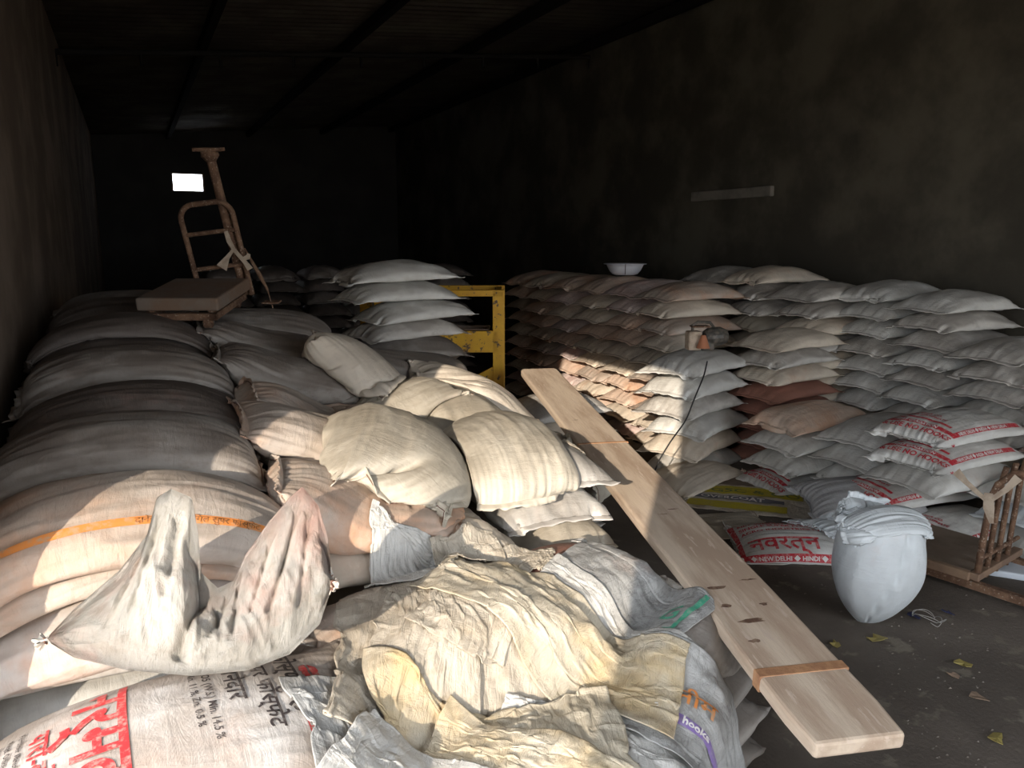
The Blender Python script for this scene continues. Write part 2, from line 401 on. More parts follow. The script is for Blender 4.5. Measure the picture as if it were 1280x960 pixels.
def normals(P, wrap=True):
    if wrap: du = np.roll(P, -1, 1) - np.roll(P, 1, 1)
    else: du = np.gradient(P, axis=1)
    dv = np.gradient(P, axis=0); N = np.cross(du, dv)
    return N / (np.linalg.norm(N, axis=-1, keepdims=True) + 1e-9)

def wrinkle(P, L, W, seed, amt=1.0):
    """gathers running in from the sewn ends and slack creases over the body"""
    n, c, _ = P.shape; U, V = np.meshgrid(np.linspace(0, L, n), np.arange(c) / c * 2 * W, indexing='ij')
    N = normals(P); cc = P.mean((0, 1)); s = 1 if (N * (P - cc)).sum() > 0 else -1; N = N * s
    e = np.minimum(U, L - U); ang = V / (2 * W) * 2 * np.pi
    cx, cy = np.cos(ang), np.sin(ang)
    g1 = vnoise(cx * 9 + seed, cy * 9, U * 2.2)
    g2 = vnoise(cx * 17, cy * 17 + seed, U * 3.5)
    g = -np.abs(g1) * 1.0 - np.abs(g2) * .6 + .4
    d = .011 * g * np.exp(-e / .14) * np.clip(e / .02, 0, 1)
    b = fbm(cx * 3 + seed, cy * 3, U * 5 + seed, 4)
    d = d + .0045 * b * np.clip(e / .05, 0, 1)
    cr = -np.abs(vnoise(cx * 4 + seed, cy * 4 + 3, U * 7 - seed)) ** .6
    d = d + .004 * cr * np.clip(e / .05, 0, 1)
    return P + N * (d * amt)[..., None]

def cloth_mesh(name, P, L, W, wrap=True):
    n, c, _ = P.shape; me = bpy.data.meshes.new(name)
    cf = c if wrap else c - 1
    I, J = np.meshgrid(np.arange(n - 1), np.arange(cf), indexing='ij'); J2 = (J + 1) % c
    F = np.stack([I * c + J, I * c + J2, (I + 1) * c + J2, (I + 1) * c + J], -1).reshape(-1, 4)
    # outward faces
    if wrap:
        v = P.reshape(-1, 3); ctr = v.mean(0); a, b, d = v[F[:, 0]], v[F[:, 1]], v[F[:, 3]]
        if (np.cross(b - a, d - a) * (a - ctr)).sum() < 0: F = F[:, ::-1]; flip = True
        else: flip = False
    else: flip = False
    me.vertices.add(n * c); me.vertices.foreach_set('co', P.reshape(-1).astype(np.float32))
    me.loops.add(len(F) * 4); me.loops.foreach_set('vertex_index', F.reshape(-1).astype(np.int32))
    me.polygons.add(len(F)); me.polygons.foreach_set('loop_start', (np.arange(len(F)) * 4).astype(np.int32))
    ul = me.uv_layers.new(name='UVMap')
    du = L / (n - 1); dv = (2 * W if wrap else W) / cf
    Ju = J + 1
    uv = np.stack([np.stack([I * du, J * dv], -1), np.stack([I * du, Ju * dv], -1), np.stack([(I + 1) * du, Ju * dv], -1), np.stack([(I + 1) * du, J * dv], -1)], 2).reshape(-1, 4, 2)
    if flip: uv = uv[:, ::-1]
    ul.data.foreach_set('uv', uv.reshape(-1).astype(np.float32))
    me.update(calc_edges=True); me.validate()
    me.polygons.foreach_set('use_smooth', [True] * len(me.polygons))
    return me

def seam_points(P, end, ext=.028, seed=0):
    """flat sewn hem standing out beyond an end: front and back sheet"""
    c = P.shape[1]; r = 0 if end == 0 else -1; r2 = 3 if end == 0 else -4
    a = P[r, :c // 2 + 1].copy(); inn = .5 * (P[r2, :c // 2 + 1] + P[r2, (-np.arange(c // 2 + 1)) % c])
    out = a - inn; out /= np.linalg.norm(out, axis=-1, keepdims=True) + 1e-9
    t = np.gradient(a, axis=0); nn = np.cross(out, t); nn /= np.linalg.norm(nn, axis=-1, keepdims=True) + 1e-9
    k = np.arange(len(a)); w = .007 * vnoise(k * .31, seed + 0 * k) + .003 * vnoise(k * .9, seed + 5 + 0 * k)
    ee = ext * (1 + .25 * vnoise(k * .23, seed + 9 + 0 * k))
    rows = []
    for f, th in ((-.25, .004), (0., .0035), (.5, .004), (1., .0025)):
        rows.append(a + out * (ee * f)[:, None] + nn * (w * max(f, 0) + th / 2)[:, None])
    for f, th in ((1., .0025), (.5, .004), (0., .0035), (-.25, .004)):
        rows.append(a + out * (ee * f)[:, None] + nn * (w * max(f, 0) - th / 2)[:, None])
    return np.array(rows)   # (8, k, 3)

def strip_faces(rows):
    m, k, _ = rows.shape; F = []
    for i in range(m):
        i2 = (i + 1) % m
        for j in range(k - 1): F.append((i * k + j, i * k + j + 1, i2 * k + j + 1, i2 * k + j))
    F.append([i * k for i in range(m)]); F.append([i * k + k - 1 for i in range(m)][::-1])
    return F

def seam_mesh(P, end, seed):
    R = seam_points(P, end, seed=seed); me = bpy.data.meshes.new('end_seam')
    me.from_pydata(R.reshape(-1, 3).tolist(), [], strip_faces(R)); me.update()
    me.polygons.foreach_set('use_smooth', [True] * len(me.polygons))
    bmx = bmesh.new(); bmx.from_mesh(me); bmesh.ops.recalc_face_normals(bmx, faces=bmx.faces); bmx.to_mesh(me); bmx.free()
    return me
def stitch_mesh(P, end, seed):
    R = seam_points(P, end, seed=seed); line = (R[1] + R[2]) / 2; nn = R[1] - R[6]; nn /= np.linalg.norm(nn, axis=-1, keepdims=True) + 1e-9
    bm = bmesh.new(); add_tube(bm, [tuple(p) for p in (line + nn * .003)], .0018, 5)
    me = bpy.data.meshes.new('stitching'); bm.to_mesh(me); bm.free(); return me

def merge_mesh(name, mes):
    bm = bmesh.new()
    for me in mes: bm.from_mesh(me)
    out = bpy.data.meshes.new(name); bm.to_mesh(out); bm.free()
    out.polygons.foreach_set('use_smooth', [True] * len(out.polygons)); return out

# ------------------------------------------------------------------ height map of the left pile: what the next sack or cloth lies on
HX0, HY0, HX1, HY1, HR = -.6, .9, 4.2, 7.2, .02
HM = np.zeros((int((HX1 - HX0) / HR) + 1, int((HY1 - HY0) / HR) + 1))
def hm_add(pts):
    i = np.round((pts[:, 0] - HX0) / HR).astype(int); j = np.round((pts[:, 1] - HY0) / HR).astype(int)
    ok = (i >= 0) & (j >= 0) & (i < HM.shape[0]) & (j < HM.shape[1])
    np.maximum.at(HM, (i[ok], j[ok]), pts[ok, 2])
def hm_get(x, y, H=None):
    H = HM if H is None else H
    fx = np.clip((x - HX0) / HR, 0, HM.shape[0] - 1.001); fy = np.clip((y - HY0) / HR, 0, HM.shape[1] - 1.001)
    i = fx.astype(int); j = fy.astype(int); a = fx - i; b = fy - j
    return (H[i, j] * (1 - a) * (1 - b) + H[i + 1, j] * a * (1 - b) + H[i, j + 1] * (1 - a) * b + H[i + 1, j + 1] * a * b)
def smooth_hm(k=1):
    H = HM.copy()
    for _ in range(k):
        H[1:-1, 1:-1] = np.maximum(H[1:-1, 1:-1], .25 * (H[:-2, 1:-1] + H[2:, 1:-1] + H[1:-1, :-2] + H[1:-1, 2:]) )
    return H
def xf(P, x, y, z, yaw):
    c, s = math.cos(yaw), math.sin(yaw); Q = P.reshape(-1, 3)
    return np.stack([Q[:, 0] * c - Q[:, 1] * s + x, Q[:, 0] * s + Q[:, 1] * c + y, Q[:, 2] + z], -1)

# shared sack shapes for the stacks
LH = .150
VAR = []
for i in range(7):
    P = sack_sim(L=.91, W=.57, vol=.049 + .002 * (i % 3), top=LH + .004, seed=20 + i, nl=44, nc=68, iters=170, wr=1.6)
    VAR.append(P)
VTOP = [sack_sim(L=.95, W=.57, vol=.050, seed=40 + i, nl=44, nc=68, iters=170, wr=1.6) for i in range(3)]
_far = {}
def far_mesh(kind, i):
    key = (kind, i)
    if key not in _far:
        P = (VAR if kind == 'v' else VTOP)[i]; L, W = (.91, .57) if kind == 'v' else (.95, .57)
        Pw = wrinkle(P, L, W, i * 3.1, 1.5)
        _far[key] = merge_mesh('woven_sack', [cloth_mesh('b', Pw, L, W), seam_mesh(Pw, 0, i), seam_mesh(Pw, 1, i + 9)])
        _far[key].materials.append(SM['white'])
    return _far[key]
ORD = ['bottom', 'second', 'third', 'fourth', 'fifth', 'sixth', 'seventh', 'eighth', 'ninth', 'tenth', 'eleventh', 'twelfth']
def put_far(x, y, z, yaw, mat, label, group, top=False, rng=random, tilt=(0, 0), scale=1.0):
    me = far_mesh('t' if top else 'v', rng.randrange(3 if top else 7))
    o = bpy.data.objects.new('woven_sack', me); COL.objects.link(o)
    o.location = (x, y, z); o.rotation_euler = (tilt[0], tilt[1], yaw); o.scale = (scale,) * 3
    o.material_slots[0].link = 'OBJECT'; o.material_slots[0].material = SM[mat]
    tag(o, label, 'sack', group); return o

BURIED = []
def column(x, y, yaw, n, where, group, mats, h=LH, jit=.03, lean=(0, 0), toptop=True, hm=False, seed=0, bury=0, skip=()):
    rng = random.Random(seed * 77 + int(x * 100) + int(y * 31))
    for k in range(n):
        m = mats[k] if isinstance(mats, list) and len(mats) == n else rng.choice(mats)
        last = k == n - 1
        fl = 0 if rng.random() < .5 else math.pi
        px_, py_ = x + rng.uniform(-jit, jit) + lean[0] * k, y + rng.uniform(-jit, jit) * .6 + lean[1] * k
        if k in skip: continue
        if k < bury:
            me_b = far_mesh('v', rng.randrange(7)); v = np.empty(len(me_b.vertices) * 3, np.float32); me_b.vertices.foreach_get('co', v)
            p = xf(v.reshape(-1, 3) * [1, 1, h / LH], px_, py_, h * k, yaw + fl); hm_add(p) if hm else None
            li = np.empty(len(me_b.loops), np.int32); me_b.loops.foreach_get('vertex_index', li)
            ls = np.empty(len(me_b.polygons), np.int32); me_b.polygons.foreach_get('loop_start', ls); BURIED.append((p, li, ls)); continue
        o = put_far(px_, py_, h * k, yaw + fl + rng.uniform(-.05, .05), m,
                '%s sack, %s %s' % ({'white': 'white', 'grey': 'dusty grey-white', 'beige': 'beige dusty', 'peach': 'peach-stained', 'brick': 'brick-brown', 'pink': 'pinkish', 'orange': 'orange-dusted', 'orange_band': 'orange-banded', 'dark': 'dark grey', 'dark2': 'dimmed brown dusty', 'dusk': 'dimmed brown-dusted grey', 'sand': 'sand-coloured', 'shiny': 'glossy grey', 'pale': 'pale', 'gusset': 'white'}[m],
                 'topmost of' if last else (ORD[k] + ' layer of'), where), group, top=last and toptop, rng=rng)
        o.scale = (1, 1, h / LH)
        if hm:
            v = np.empty(len(o.data.vertices) * 3, np.float32); o.data.vertices.foreach_get('co', v)
            p = xf(v.reshape(-1, 3) * [1, 1, h / LH], px_, py_, h * k, o.rotation_euler.z); hm_add(p)

def near_sack(label, mat, x, y, yaw, L=.95, W=.57, vol=.048, seed=1, group=None, iters=230, zlift=.02, init=None, pins=None, wr=1.6, amt=1.3, hires=True, seams=(0, 1), name='woven_sack', kb=.012, tilt=0.0, nl=52, nc=80, flat=None, grav=.0006, press=1., stick=.6, stitch=True, floor_z=None, cat='sack', roll=0.0, zref=None):
    """a sack let down on what already lies in the pile; returns (empty, settled points, L, W)"""
    H = smooth_hm(2); c, s = math.cos(yaw), math.sin(yaw)
    xs = np.linspace(-L / 2, L / 2, 20)[:, None] * np.ones((1, 12)); ys = np.linspace(-W / 2, W / 2, 12)[None] * np.ones((20, 1))
    g = hm_get(x + xs * c - ys * s, y + xs * s + ys * c, H); base = float(g.mean())
    # plane fitted to the support, so a sack on a slope starts along it
    A = np.stack([xs.ravel(), ys.ravel(), np.ones(xs.size)], 1); co, *_ = np.linalg.lstsq(A, g.ravel(), rcond=None)
    sx, sy = np.clip(co[0], -.9, .9), np.clip(co[1], -.9, .9)
    zb = base
    if zref is not None: zref[0] = zb
    def fl(X, Y): return hm_get(x + X * c - Y * s, y + X * s + Y * c, H) - zb + .004
    mx = float((g - (co[0] * xs + co[1] * ys + co[2])).max())
    def ini(P):
        Q = P.copy(); ax, ay = math.atan(sx), math.atan(sy)
        Q[:, :, 2] = P[:, :, 2] + (Q[:, :, 0] * sx + Q[:, :, 1] * sy) + max(mx, 0) * .7 + zlift
        Q[:, :, 0] *= math.cos(ax); Q[:, :, 1] *= math.cos(ay)
        return init(Q) if init else Q
    pn = (lambda P_, it: pins(P_, it, (x, y, zb, yaw))) if pins else None
    P = sack_sim(L, W, vol, seed=seed, floor=fl, init=ini, pins=pn, iters=iters, wr=wr, kb=kb, nl=nl, nc=nc, grav=grav, press=press, stick=stick, apart=init is None)
    zmin = 0
    Pu = upsample(P) if hires else P
    Pu = wrinkle(Pu, L, W, seed * 1.37, amt)
    hm_add(xf(Pu, x, y, zb, yaw))
    e = empty(name, (x, y, zb), yaw); tag(e, label, cat, group)
    b = mesh_obj('body', cloth_mesh('body', Pu, L, W), SM[mat] if isinstance(mat, str) else mat, e)
    for k in seams:
        mesh_obj('end_seam', seam_mesh(Pu, k, seed + k), SM[mat] if isinstance(mat, str) else mat, e)
        if stitch:
            so_ = mesh_obj('stitching', stitch_mesh(Pu, k, seed + k), M_thread, e)
    return e, Pu, L, W

# ------------------------------------------------------------------ printing that follows the cloth
def sample(P, U, V, L, W):
    n, c, _ = P.shape
    fu = np.clip(U / L * (n - 1), 0, n - 1.001); fv = (V / (2 * W) * c) % c
    i = fu.astype(int); j = fv.astype(int); a = (fu - i)[:, None]; b = (fv - j)[:, None]; j2 = (j + 1) % c
    return P[i, j] * (1 - a) * (1 - b) + P[i + 1, j] * a * (1 - b) + P[i, j2] * (1 - a) * b + P[i + 1, j2] * a * b
def print_on(sack, bm, u0, v0, rot, mat, name='printed_lettering', off=.003, label=None, cell=.012):
    """bm: flat drawing in x,y metres; (u0, v0) its origin on the cloth, rot its turn there"""
    e, P, L, W = sack
    bmesh.ops.triangulate(bm, faces=bm.faces)
    xs = [v.co.x for v in bm.verts]; ys = [v.co.y for v in bm.verts]
    if not xs: bm.free(); return
    for ax, lo, hi in ((0, min(xs), max(xs)), (1, min(ys), max(ys))):
        t = lo + cell
        while t < hi:
            co = Vector((t, 0, 0)) if ax == 0 else Vector((0, t, 0)); no = Vector((1, 0, 0)) if ax == 0 else Vector((0, 1, 0))
            bmesh.ops.bisect_plane(bm, geom=bm.verts[:] + bm.edges[:] + bm.faces[:], plane_co=co, plane_no=no); t += cell
    X = np.array([(v.co.x, v.co.y) for v in bm.verts]); c, s = math.cos(rot), math.sin(rot)
    U = u0 + X[:, 0] * c - X[:, 1] * s; V = v0 + X[:, 0] * s + X[:, 1] * c
    N = normals(P); ctr = P.mean((0, 1)); sg = 1 if (N * (P - ctr)).sum() > 0 else -1
    Q = sample(P, U, V, L, W) + sample(N * sg, U, V, L, W) * off
    for v, q in zip(bm.verts, Q): v.co = Vector(q)
    # drop what runs off the ends
    bad = [v for v, u in zip(list(bm.verts), U) if u < .004 or u > L - .004]
    bmesh.ops.delete(bm, geom=bad, context='VERTS')
    # faces towards outside
    o = bm_obj(name, bm, mat, e, smooth=True)
    if label: o['label'] = label
    return o
_fonts = {}
def text_bm(s, size, bold=0.0, align='LEFT', shear=0.0, sx=1.0, spacing=1.0):
    cu = bpy.data.curves.new('t', 'FONT'); cu.body = s; cu.size = size; cu.offset = bold; cu.align_x = align; cu.resolution_u = 3; cu.shear = shear
    cu.space_character = spacing
    ob = bpy.data.objects.new('t', cu); COL.objects.link(ob)
    dg = bpy.context.evaluated_depsgraph_get(); me = bpy.data.meshes.new_from_object(ob.evaluated_get(dg))
    bm = bmesh.new(); bm.from_mesh(me); bpy.data.objects.remove(ob); bpy.data.curves.remove(cu); bpy.data.meshes.remove(me)
    for v in bm.verts: v.co.x *= sx
    bmesh.ops.remove_doubles(bm, verts=bm.verts, dist=1e-5)
    return bm
def rect_bm(x0, y0, x1, y1, bm=None):
    bm = bm or bmesh.new(); bm.faces.new([bm.verts.new((a, b, 0)) for a, b in ((x0, y0), (x1, y0), (x1, y1), (x0, y1))]); return bm
def poly_bm(pts, bm=None):
    bm = bm or bmesh.new(); bm.faces.new([bm.verts.new((a, b, 0)) for a, b in pts]); return bm
def join_bm(bm, other, dx=0, dy=0, rot=0):
    me = bpy.data.meshes.new('j'); other.to_mesh(me); other.free(); n = len(bm.verts); bm.from_mesh(me); bpy.data.meshes.remove(me)
    bm.verts.ensure_lookup_table(); c, s = math.cos(rot), math.sin(rot)
    for v in bm.verts[n:]: x, y = v.co.x, v.co.y; v.co.x = x * c - y * s + dx; v.co.y = x * s + y * c + dy
    return bm

# ------------------------------------------------------------------ crumpled cloth let down on the heap
def cloth_sim(nx, ny, sx, sy, x, y, rot, seed, squeeze=(.8, .8), iters=220, lift=.03, amp=.04, grav=.0008, kb=.02, crumple=1.0, shape=None, fx=6., pull=None):
    rng = np.random.RandomState(seed); H = smooth_hm(2)
    gx, gy = np.meshgrid(np.linspace(-sx / 2, sx / 2, nx), np.linspace(-sy / 2, sy / 2, ny), indexing='ij')
    P = np.zeros((nx, ny, 3)); wx = .06 * crumple * fbm(gx * 3 + seed, gy * 3, 1.1); wy = .06 * crumple * fbm(gx * 3, gy * 3 + seed, 8.7)
    lx = gx * squeeze[0] + wx; ly = gy * squeeze[1] + wy; c, s = math.cos(rot), math.sin(rot)
    P[:, :, 0] = x + lx * c - ly * s; P[:, :, 1] = y + lx * s + ly * c
    P[:, :, 2] = hm_get(P[:, :, 0], P[:, :, 1], H) + lift + amp * np.abs(fbm(gx * fx + seed, gy * fx, seed + 2.2, 3)) + rng.normal(0, .002, (nx, ny))
    if shape: shape(P, gx, gy)
    rx = sx / (nx - 1); ry = sy / (ny - 1); rd = math.hypot(rx, ry); Q = P.copy()
    def con(sa, sb, rest, k):
        A = P[sa]; B = P[sb]; d = B - A; l = np.sqrt((d * d).sum(-1)) + 1e-9; cc = (k * .5 * (l - rest) / l)[..., None] * d
        P[sa] = A + cc; P[sb] = B - cc
    S = slice
    for it in range(iters):
        V = np.clip((P - Q) * .9, -.02, .02); Q = P.copy(); P = P + V; P[:, :, 2] -= grav
        for r in range(4):
            for o in (0, 1):
                n = (nx - o) // 2; con((S(o, o + 2 * n, 2), S(None)), (S(o + 1, o + 1 + 2 * n, 2), S(None)), rx, 1.)
                n = (ny - o) // 2; con((S(None), S(o, o + 2 * n, 2)), (S(None), S(o + 1, o + 1 + 2 * n, 2)), ry, 1.)
                n = (nx - o) // 2
                con((S(o, o + 2 * n, 2), S(0, -1)), (S(o + 1, o + 1 + 2 * n, 2), S(1, None)), rd, .3)
                con((S(o, o + 2 * n, 2), S(1, None)), (S(o + 1, o + 1 + 2 * n, 2), S(0, -1)), rd, .3)
            P[1:-1] += kb * (.5 * (P[:-2] + P[2:]) - P[1:-1]); P[:, 1:-1] += kb * (.5 * (P[:, :-2] + P[:, 2:]) - P[:, 1:-1])
            if pull: pull(P, it)
            f = hm_get(P[:, :, 0], P[:, :, 1], H) + .006; low = P[:, :, 2] < f
            P[:, :, 2] = np.where(low, f, P[:, :, 2]); P[:, :, :2] = np.where(low[..., None], Q[:, :, :2] * .7 + P[:, :, :2] * .3, P[:, :, :2])
    return P
def crumpled(label, mat, x, y, sx, sy, rot, seed, name='empty_sack', cat='empty sack', group='empty sacks thrown on the heap', n=64, **kw):
    nx = max(16, int(n * math.sqrt(sx / sy))); ny = max(16, int(n * math.sqrt(sy / sx)))
    P = cloth_sim(nx, ny, sx, sy, x, y, rot, seed, **kw)
    for _ in range(2):
        P[1:-1, 1:-1] = .5 * P[1:-1, 1:-1] + .125 * (P[:-2, 1:-1] + P[2:, 1:-1] + P[1:-1, :-2] + P[1:-1, 2:])
    Pu = upsample(P, wrap=False)
    gx, gy = np.meshgrid(np.linspace(0, sx, Pu.shape[0]), np.linspace(0, sy, Pu.shape[1]), indexing='ij')
    N = normals(Pu, False); d = .005 * (-np.abs(vnoise(gx * 9 + seed, gy * 9 + 3)) ** .7) + .003 * fbm(gx * 22, gy * 22 + seed, 0, 3)
    Pu = Pu + N * d[..., None]
    # frayed short edges
    hm_add(Pu.reshape(-1, 3))
    org = np.array([x, y, float(Pu[:, :, 2].min())])
    o = mesh_obj(name, cloth_mesh(name, Pu - org, sx, sy, wrap=False), mat, loc=tuple(org))
    m = o.modifiers.new('thickness', 'SOLIDIFY'); m.thickness = .003; m.offset = 0
    tag(o, label, cat, group); return o, Pu - org
# ------------------------------------------------------------------ stacks along the right wall
G1 = 'sacks in the long stack by the right wall'
cols = ['far left column of the long right-hand stack', 'second column of the long right-hand stack', 'third column of the long right-hand stack',
        'fourth column of the long right-hand stack', 'fifth column of the long right-hand stack', 'nearest column of the long right-hand stack']
for i in range(6):
    column(4.70, 8.63 - .57 * i, 0, 10, cols[i], G1, ['beige', 'beige', 'peach', 'peach', 'beige', 'orange'] if i % 2 else ['beige', 'peach', 'pink', 'beige', 'peach'], seed=i, jit=.035, h=.152)
G2 = 'sacks in the inner stacks by the right wall'
column(5.68, 5.72, 0, 11, 'stack behind the long stack, nearest the wall ledge', G2, ['grey', 'beige', 'grey', 'dark'], seed=11, h=.15, bury=8)
column(5.68, 6.35, 0, 11, 'stack behind the sack under the enamel basin', G2, ['grey', 'dark', 'grey'], seed=12, h=.148, bury=8)
column(5.12, 4.95, .12, 8, 'brown and white stack beside the stitching machine', G2, ['brick', 'brick', 'brick', 'brick', 'brick', 'beige', 'grey', 'beige'], seed=13, h=.143)
column(5.75, 5.12, .1, 10, 'tall stack right of the brown sacks', G2, ['peach', 'beige', 'peach', 'beige', 'beige', 'beige', 'grey', 'beige', 'grey', 'grey'], seed=14, h=.153, jit=.05)
G3 = 'white sacks in the tall stacks by the right wall'
column(6.08, 4.66, .03, 10, 'tall white stack standing left of the widest stack', G3, ['white', 'white', 'grey'], seed=21, h=.155, bury=3)
column(6.05, 4.07, -.03, 10, 'widest tall white stack with the overhanging top', G3, ['white', 'grey', 'white'], seed=22, h=.150, bury=3)
column(6.00, 3.46, .04, 8, 'white stack one step lower, near the right picture edge', G3, ['white', 'grey', 'white'], seed=23, h=.148, bury=3)
column(5.95, 2.87, .02, 7, 'pinkish stack at the right picture edge', G3, ['pink', 'white', 'pink'], seed=24, h=.150)
# corner pile under the stitching machine
G4 = 'sacks under the stitching machine'
column(4.22, 5.08, .38, 6, 'corner pile under the stitching machine', G4, ['white', 'beige', 'white', 'grey', 'white', 'white'], seed=31, h=.168, jit=.05)
# low stacks in front
G5 = 'low white stacks in front of the tall ones'
column(4.78, 4.28, .0, 4, 'low stack beside the brown sacks', G5, ['white', 'white', 'white', 'peach'], seed=41, h=.16, skip=(0,))
column(4.95, 3.78, .08, 4, 'low stack between two printed sacks', G5, ['white', 'white', 'white', 'white'], seed=42, h=.155)
column(4.84, 3.20, 0, 5, 'low stack behind the rusty trolley posts', G5, ['white', 'white', 'white', 'white', 'white'], seed=43, h=.16, skip=(0, 1, 3, 4))
column(5.2, 2.68, 0, 3, 'short stack right of the printed sacks', G5, ['white', 'pale', 'white'], seed=44, h=.16)

# sacks printed in red
def use_print(sk, e):
    W = .57
    bm = rect_bm(0, 0, W - .12, .034); print_on(sk, bm, .135, W - .06, -math.pi / 2, I_red, 'printed_border')
    for v0 in (.045, W - .079): print_on(sk, rect_bm(.135, 0, .80, .034), 0, v0, 0, I_red, 'printed_border')
    print_on(sk, rect_bm(0, 0, W - .24, .022), .20, W - .12, -math.pi / 2, I_red, 'printed_border')
    print_on(sk, text_bm('& USE NO HOOKS  \u00d7', .052, bold=.0018, sx=1.05), .082, W - .075, -math.pi / 2, I_red, off=.0035)
    print_on(sk, text_bm('HALF GRADATION', .028, bold=.001, sx=1.1), .142, W - .14, -math.pi / 2, I_white, off=.005)
    print_on(sk, text_bm('NEW DELHI \u25c6 INDIA \u25c6 NEW DELHI', .028, bold=.001), .2, .052, 0, I_white, off=.005)
    for r, s_ in ((.25, 'SUPER PHOSPHATE'), (.29, 'FERTILISER CO.')):
        print_on(sk, text_bm(s_, .030, bold=.001), r, W - .13, -math.pi / 2, I_red, off=.0035)
Pu_ = upsample(sack_sim(L=.95, W=.57, vol=.047, top=.175, seed=71, iters=200, wr=1.6)); Pu_ = wrinkle(Pu_, .95, .57, 4.4, 1.1)
e0 = empty('printed_sack', (4.84, 3.20, .64)); mesh_obj('body', cloth_mesh('body', Pu_, .95, .57), SM['white'], e0)
for k in (0, 1): mesh_obj('end_seam', seam_mesh(Pu_, k, k), SM['white'], e0)
use_print((e0, Pu_, .95, .57), e0)
tag(e0, 'white sack with red border and USE NO HOOKS print, topmost of the low printed stack', 'sack', 'white sacks printed in red')
def copy_tree(o, loc, rz, label, group=None, tilt=(0, 0)):
    r = o.copy(); COL.objects.link(r); r.location = loc; r.rotation_euler = (tilt[0], tilt[1], rz); r['label'] = label
    if group: r['group'] = group
    for ch in list(o.children):
        c = ch.copy(); COL.objects.link(c); c.parent = r
    return r
copy_tree(e0, (4.80, 3.18, .48), .03, 'white sack printed USE NO HOOKS, directly under the topmost printed sack')
copy_tree(e0, (4.68, 3.42, .16), -.08, 'white sack printed HOOKS in red, behind the upright sack, second layer from the floor')
copy_tree(e0, (4.72, 3.05, .0), .05, 'white sack printed in red on the floor behind the trolley platform')
copy_tree(e0, (4.66, 4.26, .0), -.12, 'white sack printed USE NO HOOKS on the floor beside the yellow printed cloth')

# ------------------------------------------------------------------ dark far stacks across the room
G6 = 'dark stacks at the far side of the room'
pl = ['far left', 'second from left', 'third from left', 'fourth from left', 'fifth from left', 'far right']
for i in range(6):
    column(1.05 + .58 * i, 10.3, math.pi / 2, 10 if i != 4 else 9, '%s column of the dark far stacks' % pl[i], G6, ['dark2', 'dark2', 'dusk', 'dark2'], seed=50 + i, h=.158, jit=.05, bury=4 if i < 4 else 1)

# ------------------------------------------------------------------ left pile
GL = 'sacks piled on the left side'
def base(x, y, yaw, n, where, mats=('orange', 'sand', 'dark', 'beige'), h=LH, seed=0, jit=.02, bury=0):
    column(x, y, yaw, n, where, GL, list(mats), h=h, hm=True, seed=seed, toptop=False, jit=jit, bury=bury)
TX = -.07
base(-.05, 1.44, 0, 4, 'frontmost low stack at lower left', ('orange_band', 'white'), seed=25, h=.158, bury=3)
base(-.05, 2.0, 0, 4, 'front stack under the printed sack at lower left', ('orange_band', 'white', 'orange_band', 'white'), seed=1, h=.168, bury=3)
base(TX, 2.56, 0, 5, 'left pile, row behind the printed sack', ('orange_band', 'beige', 'orange_band', 'white', 'orange_band'), seed=2, h=.168, bury=2)
base(TX, 3.12, 0, 7, 'left pile, third row by the wall', seed=3, h=.164, bury=6)
base(TX, 3.64, 0, 7, 'left pile, fourth row by the wall', seed=4, h=.169, bury=6)
base(TX, 4.16, 0, 8, 'left pile, fifth row by the wall', seed=5, h=.160, bury=7)
base(TX, 4.72, 0, 8, 'left pile, sixth row by the wall', seed=6, h=.158, bury=7)
base(TX, 5.32, 0, 9, 'left pile, row under the platform scale', seed=7, h=.155, bury=8)
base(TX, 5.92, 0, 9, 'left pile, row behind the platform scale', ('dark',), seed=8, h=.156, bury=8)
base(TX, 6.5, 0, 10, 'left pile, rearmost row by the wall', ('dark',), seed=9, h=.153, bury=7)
base(.85, 2.85, 0, 5, 'middle pile, under the cloth heap edge', seed=10, h=.166, bury=4)
base(.85, 3.38, 0, 6, 'middle pile, second row', seed=11, h=.164, bury=5)
base(.82, 3.9, 0, 6, 'middle pile, third row', seed=12, h=.16, bury=5)
base(.80, 4.45, 0, 7, 'middle pile, fourth row', seed=13, h=.158, bury=6)
base(.80, 5.0, 0, 8, 'middle pile, fifth row', seed=14, h=.152, bury=7)
base(.82, 5.55, 0, 8, 'middle pile, row right of the platform scale', seed=15, h=.164, bury=7)
base(1.66, 3.32, math.pi / 2, 6, 'shaded stack left of the plank', ('sand', 'grey'), seed=16, h=.160)
base(1.62, 4.24, math.pi / 2, 6, 'shaded stack under the sunlit middle sack', ('sand', 'grey'), seed=17, h=.172)
base(2.20, 4.28, math.pi / 2, 4, 'stack beside the upper part of the plank', ('sand', 'grey'), seed=18, h=.175)
base(1.78, 5.02, 0, 6, 'middle pile, in front of the white stack', ('grey', 'dark'), seed=19, h=.172, bury=5)
base(1.82, 5.62, 0, 7, 'lower part of the white stack by the yellow frame', ('grey', 'dark'), seed=20, h=.172, bury=5)
base(3.02, 5.42, .25, 4, 'stack carrying the far end of the plank', ('beige', 'grey'), seed=21, h=.165)
base(.80, 2.30, .1, 5, 'hidden sacks under the cloth heap', ('sand', 'orange'), seed=22, h=.145, bury=3)
base(1.36, 2.50, .3, 4, 'low sacks under the cloth heap', ('sand', 'brick'), seed=23, h=.165, bury=2)
base(.95, 1.68, -.2, 3, 'front sacks under the cloth heap', ('orange', 'sand'), seed=24, h=.155, bury=2)
base(1.50, 1.98, .5, 3, 'low stack under the right slope of the cloth heap', ('dark',), seed=27, h=.14)
base(1.95, 2.62, .9, 1, 'low brown sack in the gap left of the plank', ('brick',), seed=26)

